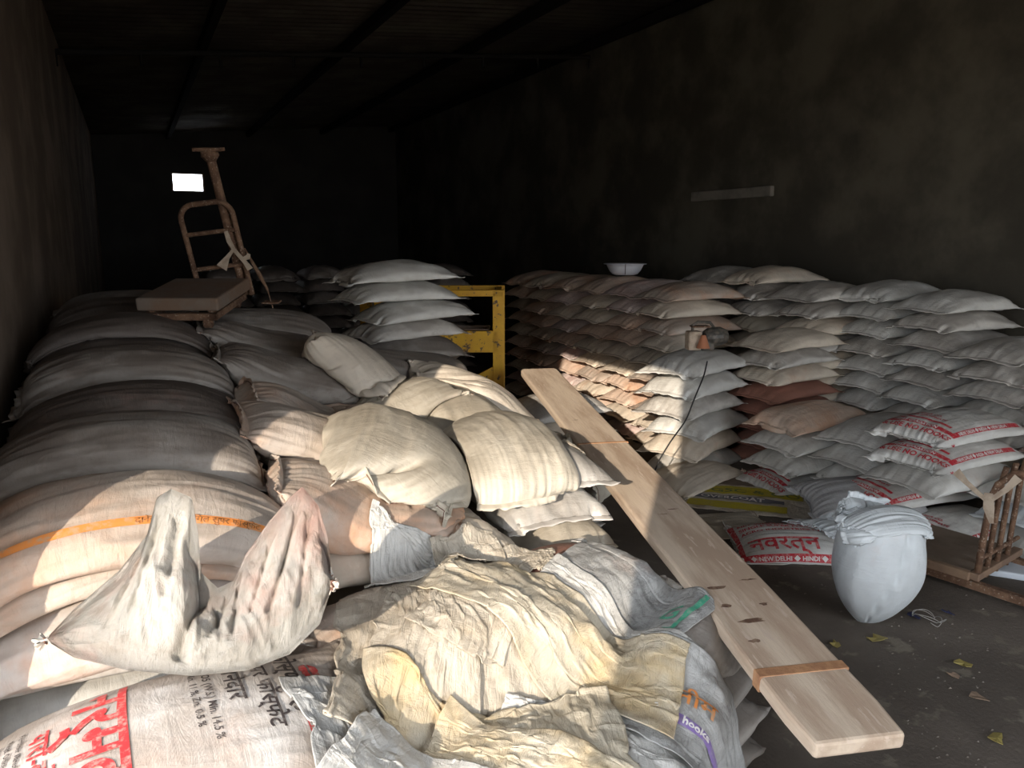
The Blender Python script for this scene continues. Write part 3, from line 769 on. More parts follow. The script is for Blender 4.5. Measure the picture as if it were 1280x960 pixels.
orb = 'orange_band'
near_sack('orange-banded white sack in the front left stack, two below the big sunlit one', orb, TX, 2.52, math.pi + .02, seed=101, group=GL, W=.57, vol=.046, iters=170)
near_sack('orange-smeared sack squeezed directly under the big sunlit left sack', 'orange', TX + .02, 2.55, .03, seed=102, group=GL, W=.57, vol=.046, iters=170)
T1 = near_sack('big orange-dusted sack with orange printed band at left, half in sun', 'orange', TX + .03, 2.58, -.03, seed=103, group=GL, L=.98, W=.62, vol=.058)
for a, b in ((.06, .94),):
    print_on(T1, rect_bm(a, 0, b, .026), 0, .125, 0, I_orange, 'printed_band')
    print_on(T1, text_bm('\u0926\u093e\u0928\u0947\u0926\u093e\u0930  \u25c6  \u0938\u093f\u0902\u0917\u0932 \u0938\u0941\u092a\u0930 \u092b\u0949\u0938\u094d\u092b\u0947\u091f', .026, bold=.0003), .46, .129, 0, I_worn, off=.0045)
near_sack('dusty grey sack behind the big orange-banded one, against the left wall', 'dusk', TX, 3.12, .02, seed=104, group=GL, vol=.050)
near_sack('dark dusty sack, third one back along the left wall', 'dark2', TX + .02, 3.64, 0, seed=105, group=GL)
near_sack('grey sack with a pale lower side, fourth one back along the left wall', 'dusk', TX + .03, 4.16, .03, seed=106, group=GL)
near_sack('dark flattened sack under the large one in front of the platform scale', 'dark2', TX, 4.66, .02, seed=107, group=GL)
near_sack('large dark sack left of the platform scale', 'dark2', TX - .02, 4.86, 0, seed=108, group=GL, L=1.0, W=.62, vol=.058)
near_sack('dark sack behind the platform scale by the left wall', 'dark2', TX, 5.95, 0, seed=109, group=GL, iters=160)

near_sack('shaded sack below the sunlit pair, left of the cloth heap', 'orange', .72, 2.86, .05, seed=110, group=GL, vol=.05)
near_sack('orange-dusted sack with gathered lower side below the folded-end sack', 'orange', .72, 3.36, .06, seed=111, group=GL, vol=.05)
near_sack('orange-stained sack with a folded stitched end in the centre of the pile', 'orange', .74, 3.82, -.12, seed=112, group=GL, L=1.0, vol=.052)
near_sack('grey dusty sack behind the orange-stained folded-end sack', 'dusk', .72, 4.42, .0, seed=113, group=GL, vol=.052)
near_sack('dark grey sack with pleated pale side, in front of the banded sack by the scale', 'dusk', .70, 4.98, .05, seed=114, group=GL)
U5 = near_sack('dusty sack with an orange band, under the right side of the platform scale', 'dusk', .78, 5.5, -.05, seed=115, group=GL, vol=.054)
print_on(U5, rect_bm(.10, 0, .88, .03), 0, .06, 0, I_orange, 'printed_band')

near_sack('grey sack lying behind the tall leaning sack, near the white stack', 'sand', 1.34, 4.14, .3, seed=121, group=GL, L=.72, W=.5, vol=.026)
near_sack('grey creased sack in front of the white stack', 'dusk', 1.62, 4.98, -.1, seed=122, group=GL, L=.95, vol=.05)
near_sack('pale sack under the sunlit creamy sack beside the plank top', 'beige', 1.90, 4.30, 1.3, seed=123, group=GL, L=.85, vol=.036)
near_sack('creamy sunlit sack at the upper end of the plank', 'beige', 1.92, 4.55, -.22, seed=124, group=GL, L=1.02, W=.62, vol=.055)
near_sack('short dark sack beside the upper edge of the plank', 'sand', 2.28, 4.12, 1.1, seed=125, group=GL, L=.62, W=.46, vol=.024)
GM = 'white sacks in the small stack by the yellow frame'
for i, (lb, m, dx, dz) in enumerate((('lowest white sack of the small stack by the yellow frame', 'grey', .02, 0), ('white sack second from below in the small stack by the yellow frame', 'white', .10, .135),
                                 ('white sack just under the top one by the yellow frame', 'white', -.03, .275), ('topmost white sack of the small stack by the yellow frame', 'white', -.05, .42))):
    put_far(1.80 + dx, 5.58, 1.19 + dz, .30 - .05 * i + math.pi * (i % 2), m, lb, GM, top=i == 3, rng=random.Random(60 + i), tilt=(0, .03 * (i % 2)), scale=.93)

# leaning and propped sacks
near_sack('sunlit sand-coloured sack leaning above the cloth heap', 'sand', .87, 3.15, math.pi / 2 - .24, seed=141, L=1.02, W=.74, vol=.068, group=None, zlift=.03)
near_sack('dark smooth sack propped right of the sunlit sand-coloured one', 'sand', 1.50, 3.22, math.pi / 2 - .12, seed=142, L=.95, W=.55, vol=.048, zlift=.03)
def up_init(P):
    Q = P.copy(); a = math.radians(40); X, Z = P[:, :, 0].copy(), P[:, :, 2].copy()
    Q[:, :, 0] = X * math.cos(a) - Z * math.sin(a); Q[:, :, 2] = X * math.sin(a) + Z * math.cos(a) + .32
    return Q
near_sack('white sack standing bent over, between the dark rows and the white stack', 'beige', 1.06, 4.40, math.pi - .65, seed=143, L=.86, W=.54, vol=.044, init=up_init, iters=120)

# printed sack at the lower left
S1 = near_sack('white sack with large red lettering and brown dust at the lower left corner', 'orange_band', .0, 1.88, 0.02, seed=151, L=1.02, W=.68, vol=.058, hires=True, amt=.8)
def reph(sc=1.0):
    bm = bmesh.new(); pts = [(-.02, 0), (.015, .05), (.06, .07), (.10, .055), (.115, .02), (.095, .0), (.085, .03), (.055, .045), (.03, .02), (.012, -.012)]
    return poly_bm([(a * sc, b * sc) for a, b in pts], bm)
W1 = .68
def put_text(s, size, u, v, mat=I_red2, bold=.002, sx=1.0, off=.0035): print_on(S1, text_bm(s, size, bold=bold, sx=sx), u, v, -math.pi / 2, mat, off=off)
put_text('\u0928\u0930\u094d\u092e\u0926\u093e', .17, .33, W1 - .10, bold=.0035)
put_text('\u092f\u093e\u0930\u093e-\u0915\u0947\u092e \u093f\u0932\u093f\u092e\u091f\u0947\u0921', .06, .245, W1 - .20, bold=.001)
for i, s_ in enumerate(('Fertiliser Manufacturing Company Ltd.', 'Regd. Office: Industrial Area, 452 001', 'Net Wt. 50 Kg. When Packed')):
    put_text(s_, .020, .215 - .026 * i, W1 - .16, I_black, .0003)
put_text('P2O5 (W.S.) Min. 14.5 %', .026, .60, W1 - .14, I_black, .0005)
put_text('S, Min. 11 %, Zn. 0.5 %', .026, .57, W1 - .12, I_black, .0005)
put_text('\u0926\u093e\u0928\u0947\u0926\u093e\u0930', .06, .645, W1 - .14, I_black, .001)
put_text('\u0938\u0941\u092a\u0930 \u092b\u0949\u0938\u094d\u092b\u0947\u091f', .055, .715, W1 - .12, I_black, .001)
put_text('\u092b\u094b\u0938\u094d\u092b\u0947\u091f \u0939', .07, .78, W1 - .08, I_black, .0015)
bm = bmesh.new()   # ear-of-grain emblem
for k in range(7):
    y0 = -.022 * k; w = .030 * (1 - k * .10)
    for sgn in (-1, 1):
        poly_bm([(y0 * -1 + a, b * sgn) for a, b in ((0, .003), (w * .3, w * .75), (w * 1.1, w * .9), (w * 1.3, w * .45), (w * .7, .004))][::sgn], bm)
print_on(S1, bm, .86, W1 - .16, -math.pi / 2, I_red2, 'printed_emblem')
bm = bmesh.new()
for a in ((0, 0, .10, .003), (0, .042, .10, .045), (0, 0, .003, .045), (.097, 0, .10, .045), (.05, 0, .053, .045)): rect_bm(*a, bm=bm)
print_on(S1, bm, .80, W1 - .34, -math.pi / 2, I_red2, 'printed_box')

# slack open sack thrown over the front of the pile, both upper corners standing up
TOPC = [(0, 58, 798), (.06, 92, 762), (.14, 150, 712), (.20, 184, 668), (.25, 196, 622), (.30, 214, 611), (.35, 240, 622), (.40, 248, 668), (.46, 252, 716), (.53, 272, 735), (.60, 292, 726), (.66, 306, 694), (.74, 336, 652), (.82, 362, 622), (.87, 378, 608), (.92, 398, 632), (.96, 410, 672), (1, 414, 712)]
BOTC = [(0, 60, 802), (.1, 92, 822), (.25, 160, 838), (.45, 240, 845), (.65, 310, 838), (.8, 362, 818), (.92, 400, 780), (1, 413, 740)]
def _cv(C, a):
    C = np.array(C); return np.interp(a, C[:, 0], C[:, 1]), np.interp(a, C[:, 0], C[:, 2])
def slack_points(nl=150, nc=240):
    """a slack bag leaning on the sacks behind: sheet between its lower and upper outline, swollen towards the viewer"""
    a = np.linspace(0, 1, nl + 1)[:, None]; s_ = np.arange(nc) / nc; b = np.where(s_ < .5, 2 * s_, 2 - 2 * s_)[None]; side = np.where(s_ < .5, 1., -1.)[None]
    b = .5 - .5 * np.cos(np.pi * b)
    tx, ty = _cv(TOPC, a); bx, by = _cv(BOTC, a)
    px = bx + (tx - bx) * b ** 1.05; py = by + (ty - by) * b
    z = np.interp(py, [608, 700, 780, 845], [1.30, 1.10, .95, .84])
    x = (px - 640) / FPX; y = (480 - py) / FPX; f = math.cos(PITCH) + y * math.sin(PITCH); u = y * math.cos(PITCH) - math.sin(PITCH)
    t = (z - EYE) / u; X = (x * math.cos(YAW) + f * math.sin(YAW)) * t; Y = (-x * math.sin(YAW) + f * math.cos(YAW)) * t
    P = np.stack([X, Y, z + 0 * X], -1)
    d = np.array([0, -.80, .60])      # outward from the pile
    belly = np.sin(np.pi * np.clip(b, 0, 1)) ** .8 * np.sin(np.pi * np.clip(a * .96 + .02, 0, 1)) ** .6
    low = np.exp(-((b - .30) / .33) ** 2)
    th = .035 * belly + .105 * belly * low
    th = th * (1 - .35 * np.exp(-((a - .52) / .16) ** 2) * b)
    P = P + (th * np.where(side > 0, 1., -.35))[..., None] * d
    # deep folds: a diagonal valley from the sagging middle, others fanning down from both corners
    def fold(a0, b0, a1, b1, w, dep):
        da, db = a1 - a0, b1 - b0; l = da * da + db * db; tt = np.clip(((a - a0) * da + (b - b0) * db) / l, 0, 1)
        q = np.hypot((a - a0 - tt * da), (b - b0 - tt * db) * .7); return -dep * np.exp(-(q / w) ** 2) * (1 - .5 * tt)
    D = fold(.49, .98, .40, .12, .020, .055) + fold(.46, 1, .445, .2, .014, -.022) + fold(.60, .95, .50, .35, .016, .020) + fold(.63, .9, .58, .3, .014, .016) + fold(.28, .9, .24, .35, .014, .020) + fold(.33, .85, .33, .4, .013, .018) \
        + fold(.20, .8, .17, .3, .012, .016) + fold(.86, .9, .72, .35, .014, .022) + fold(.90, .85, .83, .25, .012, .016) + fold(.76, .9, .66, .45, .012, .016) + fold(.40, .9, .33, .55, .02, .02) + fold(.53, .7, .55, .2, .012, .012)
    wq = vnoise(a * 5, b * 4, 4.4) * .12
    D = D * 1.7 - .010 * np.abs(vnoise((a + wq) * 13, (b - wq) * 7, 6.5)) ** .6 - .010 * np.abs(vnoise(a * 34 + b * 5, b * 2.2, 5.0)) ** .8 - .012 * np.abs(vnoise(a * 15 - b * 4, b * 1.6, 9.0)) ** .8 + .010 * fbm(a * 9 + b * 3, b * 3.5, 3.3, 4) * np.clip(b * 6, 0, 1) - .006 * np.abs(vnoise(a * 26 + b * 6, b * 4, 1.0)) ** .7
    P = P + (D * np.where(side > 0, 1., .15) * np.clip(np.minimum(b, 1 - b) * 10, 0, 1))[..., None] * d
    return P
def slack_sack():
    P = slack_points(); o = P.mean((0, 1)); P = P - o
    e = empty('woven_sack', tuple(o)); tag(e, 'slack half-empty white sack with two upright corners and pink smears at front left', 'sack')
    mesh_obj('body', cloth_mesh('body', P, .95, .60), SM['gusset'], e)
    for k in (0, 1): mesh_obj('end_seam', seam_mesh(P, k, 5 + k), SM['gusset'], e); mesh_obj('stitching', stitch_mesh(P, k, 5 + k), M_thread, e)
slack_sack()

# deep layers nobody can single out, buried under the visible sacks
def merge_buried():
    vs_, li_, ls_, vo, lo = [], [], [], 0, 0
    for p, li, ls in BURIED: vs_.append(p); li_.append(li + vo); ls_.append(ls + lo); vo += len(p); lo += len(li)
    me = bpy.data.meshes.new('buried_sacks'); V = np.concatenate(vs_); LI = np.concatenate(li_); LS = np.concatenate(ls_)
    me.vertices.add(len(V)); me.vertices.foreach_set('co', V.reshape(-1).astype(np.float32)); me.loops.add(len(LI)); me.loops.foreach_set('vertex_index', LI.astype(np.int32))
    me.polygons.add(len(LS)); me.polygons.foreach_set('loop_start', LS.astype(np.int32)); me.update(calc_edges=True)
    o = mesh_obj('buried_sacks', me, SM['sand']); tag(o, 'deep layers of sacks buried below the visible ones in the piles', 'sacks', kind='stuff')
merge_buried()
# ------------------------------------------------------------------ the long plank
pa, pb = Vector((1.80, 1.36, .445)), Vector((3.05, 5.72, .80))
ax = (pb - pa); plen = ax.length; ang = math.atan2(ax.y, ax.x); pit = math.asin(ax.z / plen)
pe = empty('wooden_plank', tuple(pa)); pe.rotation_euler = (0, -pit, ang)
tag(pe, 'long dusty wooden plank sloping from the stacks to the lower right', 'plank')
bm = bmesh.new(); add_box(bm, (plen / 2, 0, 0), (plen, .315, .055), bevel=.012)
for t in np.arange(.15, plen, .15):
    bmesh.ops.bisect_plane(bm, geom=bm.verts[:] + bm.edges[:] + bm.faces[:], plane_co=Vector((t, 0, 0)), plane_no=Vector((1, 0, 0)))
for v in bm.verts:
    v.co.z += .008 * math.sin(v.co.x * 1.3) ; v.co.y += .004 * float(vnoise(v.co.x * 2.1, 1.0)) + (.012 if abs(v.co.x - plen) < .03 else 0) * (1 if v.co.y < 0 else -1)
    if v.co.x < .03: v.co.y *= .93
bd = bm_obj('board', bm, M_wood, pe)
for t, w, lb in ((.33, .045, 'wide rusty metal strap'), (2.62, .02, 'narrow rusty metal strap')):
    bm = bmesh.new(); add_box(bm, (t, 0, .0 + .008 * math.sin(t * 1.3)), (w, .321, .060), bevel=.003); s_ = bm_obj('metal_strap', bm, M_rustband, pe); s_['label'] = lb
M_mark = plain_mat('dark_scuff', (.13, .07, .045), .8, var=(.3, .2, .14), vscale=20)
mk = bmesh.new()
rg = random.Random(4)
for t, y, l, w in ((.62, .03, .10, .03), (.73, .08, .05, .02), (.86, .06, .10, .025), (.72, -.07, .03, .02), (.9, -.09, .08, .012), (1.55, .02, .05, .008), (1.6, -.05, .05, .008), (3.1, .05, .05, .006), (.5, .08, .05, .02)):
    n = 12; vsn = [mk.verts.new((t + math.cos(2 * math.pi * k / n) * w * (.6 + .6 * rg.random()) * .6, y + math.sin(2 * math.pi * k / n) * l * (.5 + .6 * rg.random()) * .6, .0285 + .008 * math.sin(t * 1.3))) for k in range(n)]
    mk.faces.new(vsn)
bm_obj('scuff_marks', mk, M_mark, pe)

# sack(s) under the near plank end and at the bottom edge
near_sack('dark brown sack lying under the near end of the plank', 'dark', 1.98, 1.28, .35, seed=171, L=.85, W=.5, vol=.034, iters=150)
near_sack('pinkish dusty sack showing under the grey cloth at the bottom edge', 'peach', 1.32, 1.42, -.35, seed=172, L=.85, W=.52, vol=.034, iters=150)
near_sack('brownish sack in the shadow between the heap and the plank', 'dark', 1.72, 2.22, 1.0, seed=173, L=.8, W=.5, vol=.03, iters=150)

# ------------------------------------------------------------------ heap of empty sacks
CM = {
 'cream': sack_mat('cream_stained_cloth', (.60, .54, .43), dust_amt=.3, dust=(.50, .39, .25), stain=(.60, .43, .20), stain_amt=.45, topdust=.0, crease=1.0, weave=.06),
 'white': sack_mat('white_dirty_cloth', (.64, .63, .60), dust_amt=.4, dust=(.36, .33, .28), stain=(.45, .36, .26), stain_amt=.12, topdust=0, crease=.9, weave=.06),
 'grey': sack_mat('grey_soiled_cloth', (.44, .44, .43), dust_amt=.65, dust=(.20, .19, .18), stain=(.50, .32, .24), stain_amt=.08, topdust=0, crease=.9, weave=.06),
 'beige': sack_mat('beige_soiled_cloth', (.58, .52, .43), dust_amt=.5, dust=(.36, .29, .21), stain=(.56, .42, .25), stain_amt=.25, topdust=0, crease=1.0, weave=.06),
 'red': sack_mat('reddish_cloth', (.38, .24, .20), dust_amt=.5, dust=(.2, .14, .12), stain=(.5, .15, .10), stain_amt=.3, topdust=0, crease=.9),
}
def w(px, py, z): p = at(px, py, z); return p[0], p[1]
R = -YAW
def cr(label, m, px, py, z, sx, sy, rot, seed, **kw):
    x, y = w(px, py, z); return crumpled(label, CM[m], x, y, sx, sy, R + rot, seed, **kw)
cr('reddish crumpled sack in the shaded gap beside the plank', 'red', 765, 690, .25, .6, .5, .4, 201)
cr('brown rag of sacking below the leaning sacks at the heap back', 'beige', 655, 660, .8, .4, .3, .2, 202, squeeze=(.7, .7))
cr('grey crumpled sack at the heap corner by the printed sack', 'grey', 475, 925, .6, .5, .45, .6, 203)
cr('beige sack mostly covered by the others in the heap', 'beige', 610, 800, .65, 1.15, .95, .1, 218, squeeze=(.9, .85))
cr('white crumpled sack bottom right of the heap under the grey one', 'white', 760, 905, .45, .9, .5, -.1, 204)
cr('white sack with zigzag-cut edge on the right slope of the heap', 'white', 800, 735, .42, .55, .34, -.75, 205, squeeze=(.9, .8))
gr = cr('pale green-cornered sack lying on the right slope of the heap', 'grey', 790, 762, .48, .60, .40, -.75, 206, squeeze=(.92, .85))
cr('grey-white folded sack running down to the plank', 'white', 800, 790, .55, .95, .42, -.62, 207, squeeze=(.9, .6), fx=4.)
gy = cr('dirty grey sack with violet print spread at the lower right of the heap', 'grey', 880, 890, .42, .75, .55, -.35, 208, squeeze=(.92, .9), amp=.02, crumple=.4)
cr('beige pleated sack hanging down the left side of the heap', 'beige', 525, 835, .68, .50, .95, .1, 209, squeeze=(.50, .9), fx=8., kb=.01)
cr('white crumpled sack at the top left of the heap', 'white', 515, 672, .82, .55, .42, .3, 210, squeeze=(.62, .62), amp=.08)
cr('beige gathered sack end in the middle of the heap', 'beige', 580, 720, .8, .5, .6, -.2, 211, squeeze=(.6, .7), amp=.08)
cr('large cream sack with brown stains over the middle of the heap', 'cream', 690, 730, .75, 1.05, .65, -.45, 212, squeeze=(.82, .70), amp=.08, fx=5.)
cr('cream stained sack spread over the front of the heap', 'cream', 620, 880, .65, 1.0, .75, .1, 213, squeeze=(.78, .76), amp=.07, fx=4.5)
cr('rolled cream sack end pointing to the lower right', 'cream', 700, 830, .8, .80, .50, -.40, 214, squeeze=(.95, .5), amp=.10)
cr('white sack fold at the bottom edge of the heap', 'white', 530, 945, .62, .5, .4, -.3, 215, squeeze=(.7, .7), amp=.06)
cr('small pale crumpled sack mouth at the back of the heap', 'beige', 590, 640, .9, .35, .3, .5, 216, squeeze=(.6, .6), amp=.08)
cr('small upright scrap of sacking beside the dark propped sack', 'beige', 716, 655, .5, .2, .16, .9, 217, squeeze=(.7, .7), amp=.04, n=30)

# ------------------------------------------------------------------ things on the floor at the right
def floor_sack(label, mat, px, py, z, yaw, **kw):
    x, y = w(px, py, z); return near_sack(label, mat, x, y, yaw, **kw)
# flattened cloths first
o, Pq = crumpled('brown flattened sack lying on the floor under the yellow print', M_card, *w(985, 605, 0), 1.1, .75, -.35, 301, n=40, squeeze=(.97, .97), amp=.01, crumple=.2, lift=.01, iters=60, group='flattened sacks on the floor')
x, y = w(925, 622, .02)
o2, Pq2 = crumpled('flattened sack printed in yellow and grey on the floor beyond the plank', CM['beige'], x, y, 1.05, .6, -.78, 302, n=44, squeeze=(.98, .98), amp=.006, crumple=.15, lift=.01, iters=60, group='flattened sacks on the floor')
def sheet_print(o, Pq, sx, sy, bm, u0, v0, rot, mat, off=.006, name='printed_lettering', cell=.02):
    bmesh.ops.triangulate(bm, faces=bm.faces)
    xs = [v.co.x for v in bm.verts]; ys = [v.co.y for v in bm.verts]
    for ax_, lo, hi in ((0, min(xs), max(xs)), (1, min(ys), max(ys))):
        t = lo + cell
        while t < hi:
            bmesh.ops.bisect_plane(bm, geom=bm.verts[:] + bm.edges[:] + bm.faces[:], plane_co=Vector((t, 0, 0) if ax_ == 0 else (0, t, 0)), plane_no=Vector((1, 0, 0) if ax_ == 0 else (0, 1, 0))); t += cell
    N = normals(Pq, False); N = N * np.sign(N[..., 2:3].mean())
    for v in bm.verts:
        c, s = math.cos(rot), math.sin(rot); U = u0 + v.co.x * c - v.co.y * s; V = v0 + v.co.x * s + v.co.y * c
        fu = min(max(U / sx * (Pq.shape[0] - 1), 0), Pq.shape[0] - 1.001); fv = min(max(V / sy * (Pq.shape[1] - 1), 0), Pq.shape[1] - 1.001)
        i, j = int(fu), int(fv); a, b = fu - i, fv - j
        f = lambda A: A[i, j] * (1 - a) * (1 - b) + A[i + 1, j] * a * (1 - b) + A[i, j + 1] * (1 - a) * b + A[i + 1, j + 1] * a * b
        v.co = Vector(f(Pq) + f(N) * off)
    return bm_obj(name, bm, mat, o, smooth=True)
sheet_print(o2, Pq2, 1.05, .6, rect_bm(0, 0, .85, .17), .12, .38, 0, I_yellow, name='printed_field')
sheet_print(o2, Pq2, 1.05, .6, rect_bm(0, 0, .7, .14), .16, .06, 0, I_yellow, name='printed_field')
sheet_print(o2, Pq2, 1.05, .6, rect_bm(0, 0, .66, .085), .18, .25, 0, plain_mat('grey_ink', (.15, .15, .17), .7), name='printed_field')
sheet_print(o2, Pq2, 1.05, .6, text_bm('OVERCOAT', .075, bold=.002, sx=1.15), .24, .265, 0, I_white, off=.009)
sheet_print(o2, Pq2, 1.05, .6, text_bm('GSC & CO', .11, bold=.001, sx=1.3), .30, .41, 0, plain_mat('dark_green_ink', (.16, .2, .08), .7), off=.009)
sheet_print(gr[0], gr[1], .60, .40, rect_bm(0, 0, .02, .30), .54, .05, 0, I_green, name='printed_border')
sheet_print(gr[0], gr[1], .60, .40, rect_bm(0, 0, .25, .02), .31, .05, 0, I_green, name='printed_border')
sheet_print(gr[0], gr[1], .60, .40, text_bm('G', .12, bold=.002), .43, .14, 0, I_green)
sheet_print(gy[0], gy[1], .75, .55, rect_bm(0, 0, .50, .04), .10, .20, 0, I_violet, name='printed_band')
sheet_print(gy[0], gy[1], .75, .55, text_bm('Do not use hooks', .035, bold=.001), .14, .21, 0, I_white, off=.009)
sheet_print(gy[0], gy[1], .75, .55, text_bm('\u0928\u0940\u092e', .09, bold=.001), .28, .30, 0, I_orange, off=.008)

floor_sack('pale smooth sack lying at the foot of the pile under the stitching machine', 'beige', 862, 588, .08, .35, seed=311, L=.95, W=.55, vol=.036, iters=150)
floor_sack('grey flat sack on the floor left of the red-printed one', 'sand', 905, 650, .05, -.3, seed=312, L=.6, W=.45, vol=.008, iters=130)
RS = floor_sack('white sack crowded with red print lying on the floor beside the upright sack', 'white', 995, 668, .10, -.52, seed=313, L=.85, W=.55, vol=.032, iters=170)
print_on(RS, rect_bm(0, 0, .75, .05), .05, .035, 0, I_red, 'printed_border')
print_on(RS, rect_bm(0, 0, .42, .04), .04, .50, -math.pi / 2, I_red, 'printed_border')
print_on(RS, text_bm('\u0928\u0935\u0930\u0924\u094d\u0928', .15, bold=.003), .12, .12, 0, I_red)
for i, s_ in enumerate(('AGRO INDUSTRIES LTD.', 'SINGLE SUPER PHOSPHATE', 'NET WEIGHT 50 KG')):
    print_on(RS, text_bm(s_, .04, bold=.0012, sx=1.2), .10, .30 + .055 * i, 0, I_red)
print_on(RS, text_bm('\u25c6 NEW DELHI \u25c6 HINDI \u25c6', .036, bold=.001), .1, .045, 0, I_white, off=.005)
_g = floor_sack('glossy grey sack lying between the printed sacks and the upright one', 'shiny', 1080, 612, .22, -.35, seed=314, L=.86, W=.60, vol=.046, iters=170, zlift=.1)
_g[0].location.z += .10; _g[0].rotation_euler.x = .22
floor_sack('pale slack sack lying flat in front of the glossy grey one', 'pale', 1050, 650, .1, .25, seed=315, L=.7, W=.42, vol=.012, iters=150)

# upright sack with its mouth folded over
ux, uy = at(1092, 776, 0)[:2]
nz, na = 40, 64; S = np.zeros((nz + 1, na, 3)); HT = .53
for i in range(nz + 1):
    t = i / nz; z = HT * t
    # lateral half width swells, keel at the foot, shoulders at the top
    a_ = .212 * (1 - (1 - min(1, t / .62)) ** 2.0 * .86) ** .75 * (1 - .12 * t ** 4); b_ = .19 * (1 - (1 - min(1, t / .70)) ** 2.2 * .93) ** .7 * (1 - .12 * t ** 4)
    th = np.arange(na) / na * 2 * np.pi; cth, sth = np.cos(th), np.sin(th); p = 2 / 2.5
    S[i, :, 0] = a_ * np.sign(cth) * np.abs(cth) ** p - .035 * (1 - t) ** 2; S[i, :, 1] = b_ * np.sign(sth) * np.abs(sth) ** p
    S[i, :, 2] = z + .0 * th
n_ = fbm(np.cos(np.arange(na) / na * 2 * np.pi)[None] * 2.2 + 0 * S[:, :, 0], np.sin(np.arange(na) / na * 2 * np.pi)[None] * 2.2 + S[:, :, 2] * 4, 2.0, 4)
rad = np.linalg.norm(S[:, :, :2], axis=-1, keepdims=True) + 1e-6
S[:, :, :2] *= 1 + .035 * n_[..., None]
# vertical folded crease on the viewer side
th = np.arange(na) / na * 2 * np.pi; dth = np.angle(np.exp(1j * (th[None, :] - (math.pi * 1.5 - .12 + .55 * (np.linspace(0, 1, nz + 1)[:, None] - .2)))))
S[:, :, :2] *= (1 - .11 * np.exp(-(dth / .05) ** 2) + .02 * np.exp(-((dth - .14) / .08) ** 2))[..., None]
S = upsample(S)
ue = empty('upright_sack', (ux, uy, 0), -YAW - .12)
tag(ue, 'pale upright sack standing on the floor with its top folded over', 'sack')
capz = S[-1].mean(0); Scap = np.concatenate([S, S[-1:] * .0 + capz + (S[-1:] - capz) * .5 + np.array([0, 0, .02]), S[-1:] * 0 + capz + np.array([0, 0, .03])])
mesh_obj('body', cloth_mesh('body', Scap, .6, .7), SM['pale'], ue)
hm_add(xf(Scap, ux, uy, 0, -YAW - .12)); 
_i = [(ux + a * .02, uy + b * .02, HT) for a in range(-9, 10) for b in range(-8, 9) if a * a / 81 + b * b / 64 < 1]; hm_add(np.array(_i))
def part_of(root, sk, nm):
    e = sk[0]; bpy.context.view_layer.update()
    for ch in list(e.children):
        M = ch.matrix_world.copy()
        if ch.name.startswith('body'): ch.name = nm
        ch.parent = root; bpy.context.view_layer.update(); ch.matrix_parent_inverse = root.matrix_world.inverted(); ch.matrix_basis = M
    bpy.data.objects.remove(e)
fx_, fy_ = ux - .03 * math.cos(YAW), uy + .03 * math.sin(YAW)
part_of(ue, near_sack('x', 'pale', fx_ - .01, fy_ - .05, -YAW + .05, seed=321, L=.50, W=.32, vol=.0055, iters=120, seams=(0,), stitch=False, wr=2.5, amt=1.6, zlift=.01), 'folded_mouth')
def ear_init(P):
    Q = P.copy(); a = math.radians(60); X, Z = P[:, :, 0].copy(), P[:, :, 2].copy()
    Q[:, :, 0] = X * math.cos(a) - Z * math.sin(a); Q[:, :, 2] = X * math.sin(a) + Z * math.cos(a) + .10; return Q
part_of(ue, near_sack('x', 'pale', fx_ + .14, fy_ - .02, -YAW - .5, seed=322, L=.30, W=.28, vol=.0022, iters=60, init=ear_init, seams=(1,), stitch=False, wr=3, amt=1.6, nl=28, nc=40), 'folded_corner')
# ------------------------------------------------------------------ platform scale on the left pile
def H_at(x, y, r=.25): 
    g = [hm_get(np.array([x + a]), np.array([y + b]))[0] for a in (-r, 0, r) for b in (-r, 0, r)]; return max(g)
M_deck = M_rustdark
sx_, sy_ = at(236, 357, 1.60)[:2]
sp = (.345, 5.02)
pe = empty('platform_scale', (sp[0], sp[1], 1.455)); pe.rotation_euler = (math.radians(9), 0, -YAW)
tag(pe, 'rusty iron platform scale with a tubular back frame standing on the left pile', 'scale')
bm = bmesh.new(); add_box(bm, (0, 0, .13), (.47, .56, .075), bevel=.012); bm_obj('deck', bm, M_deck, pe)
bm = bmesh.new()
for sx in (-1, 1): add_box(bm, (sx * .19, 0, .055), (.04, .54, .04), bevel=.004)
for sy in (-1, 1): add_box(bm, (0, sy * .25, .055), (.42, .04, .04), bevel=.004)
for sx in (-1, 1):
    for sy in (-1, 1): add_box(bm, (sx * .17, sy * .22, .08), (.03, .03, .03))
bm_obj('undercarriage', bm, M_rust, pe)
for sx in (-1, 1):
    for sy in (-1, 1):
        bm = bmesh.new(); add_tube(bm, [(sx * .15 - .018, sy * .24, .02), (sx * .15 + .018, sy * .24, .02)], .035, 16); wv = bm_obj('wheel', bm, M_rust, pe)
        bm = bmesh.new(); add_tube(bm, [(sx * .15 - .026, sy * .24, .02), (sx * .15 + .026, sy * .24, .02)], .010, 8); bm_obj('axle', bm, M_rust, wv)
lean = Matrix.Rotation(math.radians(-7), 3, 'Y')
def fr(x, z, y=.33): v = lean @ Vector((x, 0, z)); return (v.x + .06, y, v.z + .03)
bm = bmesh.new(); W2 = .165; HF = .60
arc = [fr(-W2, 0)] + [fr(-W2, z) for z in np.linspace(.1, HF - .1, 6)]
arc += [fr(-W2 + .09 * (1 - math.cos(t)), HF - .09 + .09 * math.sin(t)) for t in np.linspace(.2, math.pi / 2, 6)]
arc += [fr(W2 - .09 * (1 - math.cos(t)), HF - .09 + .09 * math.sin(t)) for t in np.linspace(math.pi / 2, .2, 6)]
arc += [fr(W2, z) for z in np.linspace(HF - .1, .1, 6)] + [fr(W2, 0)]
